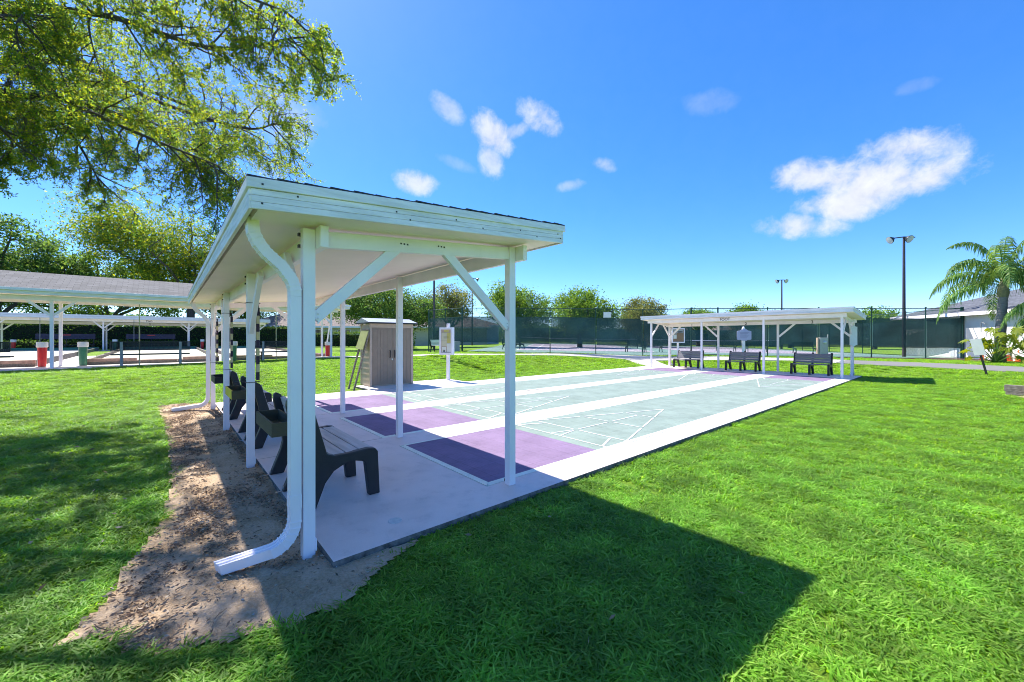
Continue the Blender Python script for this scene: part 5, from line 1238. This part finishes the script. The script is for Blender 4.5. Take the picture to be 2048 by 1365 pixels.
# ------------------------------------------------------------------ overhanging live oak, upper left
def live_oak():
    rn = np.random.RandomState(5); rg = random.Random(5); T = Vector((-9.4, -8.2, 0)); T.z = H(T.x, T.y)
    r = thing('live_oak', 'live oak with limbs reaching over the lawn from the upper left', 'tree', T)
    wood = MB(); twig = MB(); leaves = []
    wood.tube([T+Vector((0, 0, -.2)), T+Vector((0, 0, .2)), T+Vector((.1, .1, 1.5)), T+Vector((.25, .25, 3.0))], [.46, .36, .30, .30], 14)
    top = T+Vector((.25, .25, 2.9))
    def cat(P, n):
        P = [np.array(p) for p in P]; out = []
        for i in range(len(P)-1):
            p0, p1, p2, p3 = P[max(i-1, 0)], P[i], P[i+1], P[min(i+2, len(P)-1)]
            for k in range(n):
                t = k/n; out.append(.5*((2*p1)+(-p0+p2)*t+(2*p0-5*p1+4*p2-p3)*t*t+(-p0+3*p1-3*p2+p3)*t**3))
        out.append(P[-1]); return [Vector(p) for p in out]
    def spray(p, d, L, lv, dens):
        """a branchlet: jittered path, side twigs, leaves"""
        n = 5; pts = [p.copy()]; q = p.copy(); dd = d.normalized()
        for k in range(n):
            dd = (dd+Vector((rg.uniform(-.28, .28), rg.uniform(-.28, .28), rg.uniform(-.26, .14)-.03))).normalized(); q = q+dd*(L/n); pts.append(q.copy())
        (twig if lv > 0 else wood).tube(pts, [(.0035 if lv == 2 else .008 if lv == 1 else .018)*(1-.75*i/n) for i in range(n+1)], 4, cap=False)
        if lv < 2:
            m = int((7 if lv == 0 else 6)*dens)
            for j in range(m):
                t = .2+.8*(j+rg.random())/m; i = min(int(t*n), n-1); c = pts[i].lerp(pts[i+1], t*n-i)
                ax = (pts[i+1]-pts[i]).normalized(); rd = Vector((rg.gauss(0, 1), rg.gauss(0, 1), rg.gauss(0, .8))); rd = (rd-ax*rd.dot(ax)).normalized()
                spray(c, ax*.7+rd*.9, L*rg.uniform(.32, .52), lv+1, dens)
        else:
            m = rg.randint(13, 21)
            for j in range(m):
                t = rg.uniform(.1, 1.05); i = min(int(t*n), n-1); c = pts[i].lerp(pts[i+1], min(1, t*n-i)); leaves.append((c.x+rg.gauss(0, .022), c.y+rg.gauss(0, .022), c.z+rg.gauss(0, .02)))
    limbs = [  # waypoints of the main limbs (world), number of branches, branch length, density
      ([top, (-9.6, -5.9, 5.6), (-9.02, -4.95, 6.53), (-7.9, -4.0, 5.85), (-6.83, -3.2, 5.2), (-5.7, -1.9, 4.5)], 28, 1.3, 1.0),
      ([top, (-9.6, -6.4, 6.2), (-8.3, -4.9, 7.2), (-6.34, -3.4, 6.75), (-4.54, -2.08, 5.85), (-3.75, -1.15, 6.0)], 31, 1.2, 1.0),
      ([top, (-10.6, -6.2, 5.6), (-10.4, -5.1, 6.7), (-9.7, -4.2, 5.95), (-9.25, -3.7, 4.9)], 26, 1.25, 1.0),
      ([top, (-8.2, -6.0, 6.6), (-6.62, -4.48, 7.2), (-4.6, -2.8, 6.7), (-3.25, -1.35, 6.0)], 29, 1.25, 1.0),
      ([top, (-10.4, -6.2, 7.2), (-10.4, -4.6, 7.9), (-9.2, -2.9, 6.9), (-7.75, -1.3, 6.2), (-7.3, -.75, 6.3)], 30, 1.4, 1.0),
      ([top, (-9.0, -5.9, 4.9), (-8.57, -5.19, 5.5), (-8.0, -4.55, 4.85)], 16, 1.1, 1.0),
      ([top, (-9.6, -5.9, 5.4), (-9.3, -4.6, 6.3), (-8.2, -3.1, 5.9), (-7.2, -2.1, 5.2), (-6.6, -1.6, 4.6)], 26, 1.35, 1.0),
      ([top, (-11.4, -6.4, 6.8), (-12.2, -4.9, 8.4), (-11.0, -3.0, 7.9), (-9.6, -1.6, 7.0), (-9.0, -.9, 6.3)], 26, 1.5, 1.0),
      ([top, (-8.6, -7.2, 5.2), (-6.8, -6.0, 5.9), (-5.0, -5.2, 5.9), (-3.6, -4.6, 5.6)], 28, 1.4, 1.15),
      ([top, (-8.4, -8.0, 5.4), (-6.4, -7.2, 6.4), (-4.2, -6.6, 6.6), (-2.6, -6.4, 6.3)], 24, 1.4, 1.1),
      ([top, (-8.6, -6.6, 5.6), (-7.2, -5.0, 6.3), (-5.9, -4.1, 6.1)], 22, 1.3, 1.15),
      ([top, (-7.5, -6.0, 7.6), (-4.6, -3.9, 8.6), (-1.8, -2.4, 8.6), (.2, -2.2, 8.2)], 15, 1.25, .9),
      ([top, (-11.0, -8.0, 6), (-12.5, -7.0, 7.2), (-13.5, -5.6, 7.0)], 16, 1.5, .9),
      ([top, (-11.0, -9.5, 6), (-12.5, -11, 7.2)], 12, 1.6, .8),
      ([top, (-8.6, -10, 6), (-7, -12, 7.0)], 12, 1.6, .8)]
    for W, nb, bl, dens in limbs:
        pts = cat(W, 6); k = len(pts); wood.tube(pts, [.095*(1-.88*i/(k-1)) for i in range(k)], 8, cap=False)
        for j in range(nb):
            t = .28+.72*(j+rg.random())/nb; i = min(int(t*(k-1)), k-2); c = pts[i].lerp(pts[i+1], t*(k-1)-i); ax = (pts[i+1]-pts[i]).normalized()
            rd = Vector((rg.gauss(0, 1), rg.gauss(0, 1), rg.gauss(0, .6))); rd = (rd-ax*rd.dot(ax)).normalized()
            spray(c, ax*.6+rd, bl*rg.uniform(.7, 1.2)*(1.1-.35*t), 0, dens)
        spray(pts[-1], pts[-1]-pts[-2], .7, 0, dens)
    wood.build('limbs', BARK, r, smooth=True); twig.build('twigs', BARK, r, fix=False)
    C = np.array(leaves); np_mesh('crown', leaf_quads(rn, C, .050, .020), 4, OAKL, r)
    print('oak leaves', len(C))
    for (c, n, L) in (((-9.05, -4.55, 5.45), 90, .75), ((-8.7, -4.6, 5.6), 50, .5), ((-9.4, -4.9, 6.6), 40, .6)):
        m = MB()
        for j in range(n):
            p = Vector(c)+Vector((rg.gauss(0, .10), rg.gauss(0, .10), rg.gauss(0, .06))); q = [p.copy()]
            for k in range(5): p = p+Vector((rg.uniform(-.03, .03), rg.uniform(-.03, .03), -L/5*rg.uniform(.5, 1))); q.append(p.copy())
            m.tube(q, .004, 3, cap=False)
        m.build('spanish_moss', MOSS, r, fix=False)
live_oak()

# ================================================================== GRASS, LITTER
def build_grass():
    rn = np.random.RandomState(31); tufts = []
    for v in range(8):
        nb = 34; quads = []
        for b in range(nb):
            a = rn.uniform(0, 2*math.pi); rr = .055*math.sqrt(rn.rand()); base = np.array([rr*math.cos(a), rr*math.sin(a), -.012])
            az = rn.uniform(0, 2*math.pi); h = rn.uniform(.026, .064); ln = rn.uniform(.6, 1.9); w = rn.uniform(.0026, .0048)
            d = np.array([math.cos(az), math.sin(az), 0]); s = np.array([-math.sin(az), math.cos(az), 0])
            p0 = base; p1 = base+np.array([0, 0, h*.55])+d*h*ln*.35; p2 = base+np.array([0, 0, h*(.98-.22*ln)])+d*h*ln*.95
            quads += [p0-s*w, p0+s*w, p1+s*w, p1-s*w, p1-s*w, p1+s*w, p2+s*w*.15, p2-s*w*.15]
        V = np.array(quads).reshape(-1, 4, 3)
        # weld each blade's two quads into one island
        vs = []; fs = []
        for b in range(nb):
            o = len(vs); q0, q1 = V[2*b], V[2*b+1]; vs += [q0[0], q0[1], q0[2], q0[3], q1[2], q1[3]]; fs += [(o, o+1, o+2, o+3), (o+3, o+2, o+4, o+5)]
        me = bpy.data.meshes.new('grass_tuft'); me.from_pydata([tuple(p) for p in vs], [], fs); me.materials.append(BLADE)
        tufts.append(bpy.data.objects.new('grass_tuft', me))
    Lp, Rp = strip_pts(PATHD); pathpoly = [(p.x, p.y) for p in Lp]+[(p.x, p.y) for p in Rp[::-1]]
    Lb, Rb = strip_pts(BRD); brpoly = [(p.x, p.y) for p in Lb]+[(p.x, p.y) for p in Rb[::-1]]
    court_poly = [Fp(-.3, -.0), Fp(31, -.0), Fp(31, 36), Fp(-.3, 36)]
    X = []; Y = []; S = []
    fw = np.array([-.7546, .656]); c0 = np.array([CAM.x, CAM.y])
    # rings about the foreground: thick near the courts' front lawn, thinner and larger farther out
    for (r0, r1, dens, s0) in ((.3, 4.0, 330, 1.0), (4.0, 7.5, 200, 1.12), (7.5, 12, 150, 1.18), (12, 20, 80, 1.4), (20, 32, 30, 1.8)):
        A = math.pi*(r1*r1-r0*r0); n = int(A*dens*.56); rr = np.sqrt(rn.uniform(r0*r0, r1*r1, n)); th = YAW+math.pi/2+rn.uniform(-1, 1, n)*math.pi*.56
        x = c0[0]+rr*np.cos(th); y = c0[1]+rr*np.sin(th)
        X.append(x); Y.append(y); S.append(np.full(n, s0)*rn.uniform(.75, 1.25, n))
    X = np.concatenate(X); Y = np.concatenate(Y); S = np.concatenate(S)
    ok = ~((X > SX0-.02) & (X < SX1+.015) & (Y > SY0-.02) & (Y < SY1+.01))
    ok &= ~((X > -9.75) & (X < SX0) & (Y > 1.2) & (Y < 5.1))
    jx = .05*(vnoise(X, Y, 6, 11)-.5); ok &= ~pip(X+jx, Y+jx, SAND_POLY)
    ok &= ~pip(X, Y, pathpoly) & ~pip(X, Y, brpoly) & ~pip(X, Y, court_poly) & ~((X < -19.2) & (X > -47.2) & (Y < 4.8))
    ok &= ~pip(X, Y, [Fp(23, -1.5), Fp(36, -3.6), Fp(36, 1.2), Fp(23, -.2)]) & ~pip(X, Y, [(3.75, 13.1), (5.6, 12.4), (5.3, 11.3), (4.0, 12.2)])
    X, Y, S = X[ok], Y[ok], S[ok]
    clump = vnoise(X, Y, 2.3, 21)*.5+vnoise(X, Y, 6, 22)*.5
    S = S*(.72+.6*clump); n = len(X)
    Z = Hn(X, Y)
    me = bpy.data.meshes.new('grass'); me.vertices.add(n); me.vertices.foreach_set('co', np.column_stack([X, Y, Z]).astype(np.float32).ravel())
    for nm, arr, ty in (('rotz', rn.uniform(0, 6.283, n), 'FLOAT'), ('scl', S, 'FLOAT'), ('pick', rn.randint(0, 8, n), 'INT')):
        at = me.attributes.new(nm, ty, 'POINT'); at.data.foreach_set('value', arr.astype(np.float32 if ty == 'FLOAT' else np.int32))
    o = link('grass', me); tag(o, 'thick green lawn grass around the courts and shelters', kind='stuff')
    ng = bpy.data.node_groups.new('grass_scatter', 'GeometryNodeTree')
    ng.interface.new_socket('Geometry', in_out='INPUT', socket_type='NodeSocketGeometry'); ng.interface.new_socket('Geometry', in_out='OUTPUT', socket_type='NodeSocketGeometry')
    N = ng.nodes.new; L = ng.links.new; gi = N('NodeGroupInput'); go = N('NodeGroupOutput')
    ip = N('GeometryNodeInstanceOnPoints'); L(gi.outputs[0], ip.inputs['Points']); jn = N('GeometryNodeJoinGeometry')
    for t in tufts:
        oi = N('GeometryNodeObjectInfo'); oi.inputs['Object'].default_value = t; oi.inputs['As Instance'].default_value = True; L(oi.outputs['Geometry'], jn.inputs[0])
    L(jn.outputs[0], ip.inputs['Instance']); ip.inputs['Pick Instance'].default_value = True
    def attr(nm, ty):
        a = N('GeometryNodeInputNamedAttribute'); a.data_type = ty; a.inputs['Name'].default_value = nm; return a.outputs[0]
    L(attr('pick', 'INT'), ip.inputs['Instance Index'])
    cx = N('ShaderNodeCombineXYZ'); L(attr('rotz', 'FLOAT'), cx.inputs[2]); L(cx.outputs[0], ip.inputs['Rotation'])
    cs = N('ShaderNodeCombineXYZ'); sc_ = attr('scl', 'FLOAT')
    for k in range(3): L(sc_, cs.inputs[k])
    L(cs.outputs[0], ip.inputs['Scale']); L(ip.outputs[0], go.inputs[0])
    md = o.modifiers.new('scatter', 'NODES'); md.node_group = ng
    print('grass tufts', n)
build_grass()

def litter():
    rn = np.random.RandomState(8); n = 210000; x = rn.uniform(-8.8, .8, n); y = rn.uniform(-3.05, -1.05, n)
    ok = pip(x, y, SAND_POLY) & ~((x > SX0) & (x < SX1) & (y > SY0-.01))
    edge = np.exp(-((y-(-2.42-.03*x*0))/.16)**2)*np.clip((-x-.2)/1.2, 0, 1)+.55*np.exp(-((y+1.84)/.05)**2)*(x < -.4)+.30*vnoise(x, y, 3, 41)**2*1.6+.5*np.exp(-(((x-.1)/.45)**2+((y+2.75)/.2)**2))
    pat = np.clip((vnoise(x, y, 4.5, 43)*.6+vnoise(x, y, 11, 44)*.4-.30)*2.6, .04, 1)
    ok &= rn.rand(n) < np.clip(edge*pat, 0, 1)*.9
    x, y = x[ok], y[ok]; z = sand_h(x, y)+.006+rn.rand(len(x))*.012
    C = np.column_stack([x, y, z]); o = np_mesh('leaf_litter', leaf_quads(rn, C, .030, .0105, flat=.85), 4, LITTER); tag(o, 'dry brown leaves scattered over the sandy strip', kind='stuff')
    n = 420; xl = rn.uniform(-7, 5, n); yl = rn.uniform(-6.5, 1.0, n); ok = ~pip(xl, yl, SAND_POLY) & ~((xl > SX0) & (xl < SX1+.1) & (yl > SY0-.1)) & (rn.rand(n) < np.clip(1-(xl+3)/7, .12, 1))
    C = np.column_stack([xl, yl, Hn(xl, yl)+.05])[ok]; o = np_mesh('fallen_leaves', leaf_quads(rn, C, .045, .018, flat=.8), 4, LITTER); tag(o, 'a few dry leaves lying on the lawn', kind='stuff')
    n = 420; x = rn.uniform(-6, .7, n); y = rn.uniform(-2.9, -1.1, n); ok = pip(x, y, SAND_POLY) & ~((x > SX0) & (x < SX1) & (y > SY0-.01)); x, y = x[ok], y[ok]
    m = MB()
    for a, b in zip(x, y):
        s = rn.uniform(.003, .009); c = np.array([a, b, float(sand_h(np.array(a), np.array(b)))+s*.3]); v = rot_unit(rn, 6)*s
        m.add([c+np.array(q)*s*rn.uniform(.6, 1.2) for q in ((1, 0, 0), (-1, 0, 0), (0, 1, 0), (0, -1, 0), (0, 0, .7), (0, 0, -.7))], [(0, 2, 4), (2, 1, 4), (1, 3, 4), (3, 0, 4), (2, 0, 5), (1, 2, 5), (3, 1, 5), (0, 3, 5)])
    o = m.build('pebbles', PEBBLE, fix=False); tag(o, 'small pale pebbles on the sandy strip', kind='stuff')
    m = MB(); rg = random.Random(4)
    for j in range(34):
        a, b = rg.uniform(-2.5, .6), rg.uniform(-2.9, -1.9)
        if not pip(np.array([a]), np.array([b]), SAND_POLY)[0]: continue
        t = rg.uniform(0, 6.28); L = rg.uniform(.05, .16); z = float(sand_h(np.array(a), np.array(b)))+.008
        m.tube([(a, b, z), (a+math.cos(t)*L*.5, b+math.sin(t)*L*.5, z+.006), (a+math.cos(t+.2)*L, b+math.sin(t+.2)*L, z)], .0022, 5)
    o = m.build('fallen_twigs', LITTER, fix=False); tag(o, 'thin dry twigs lying on the sandy strip', kind='stuff')
litter()
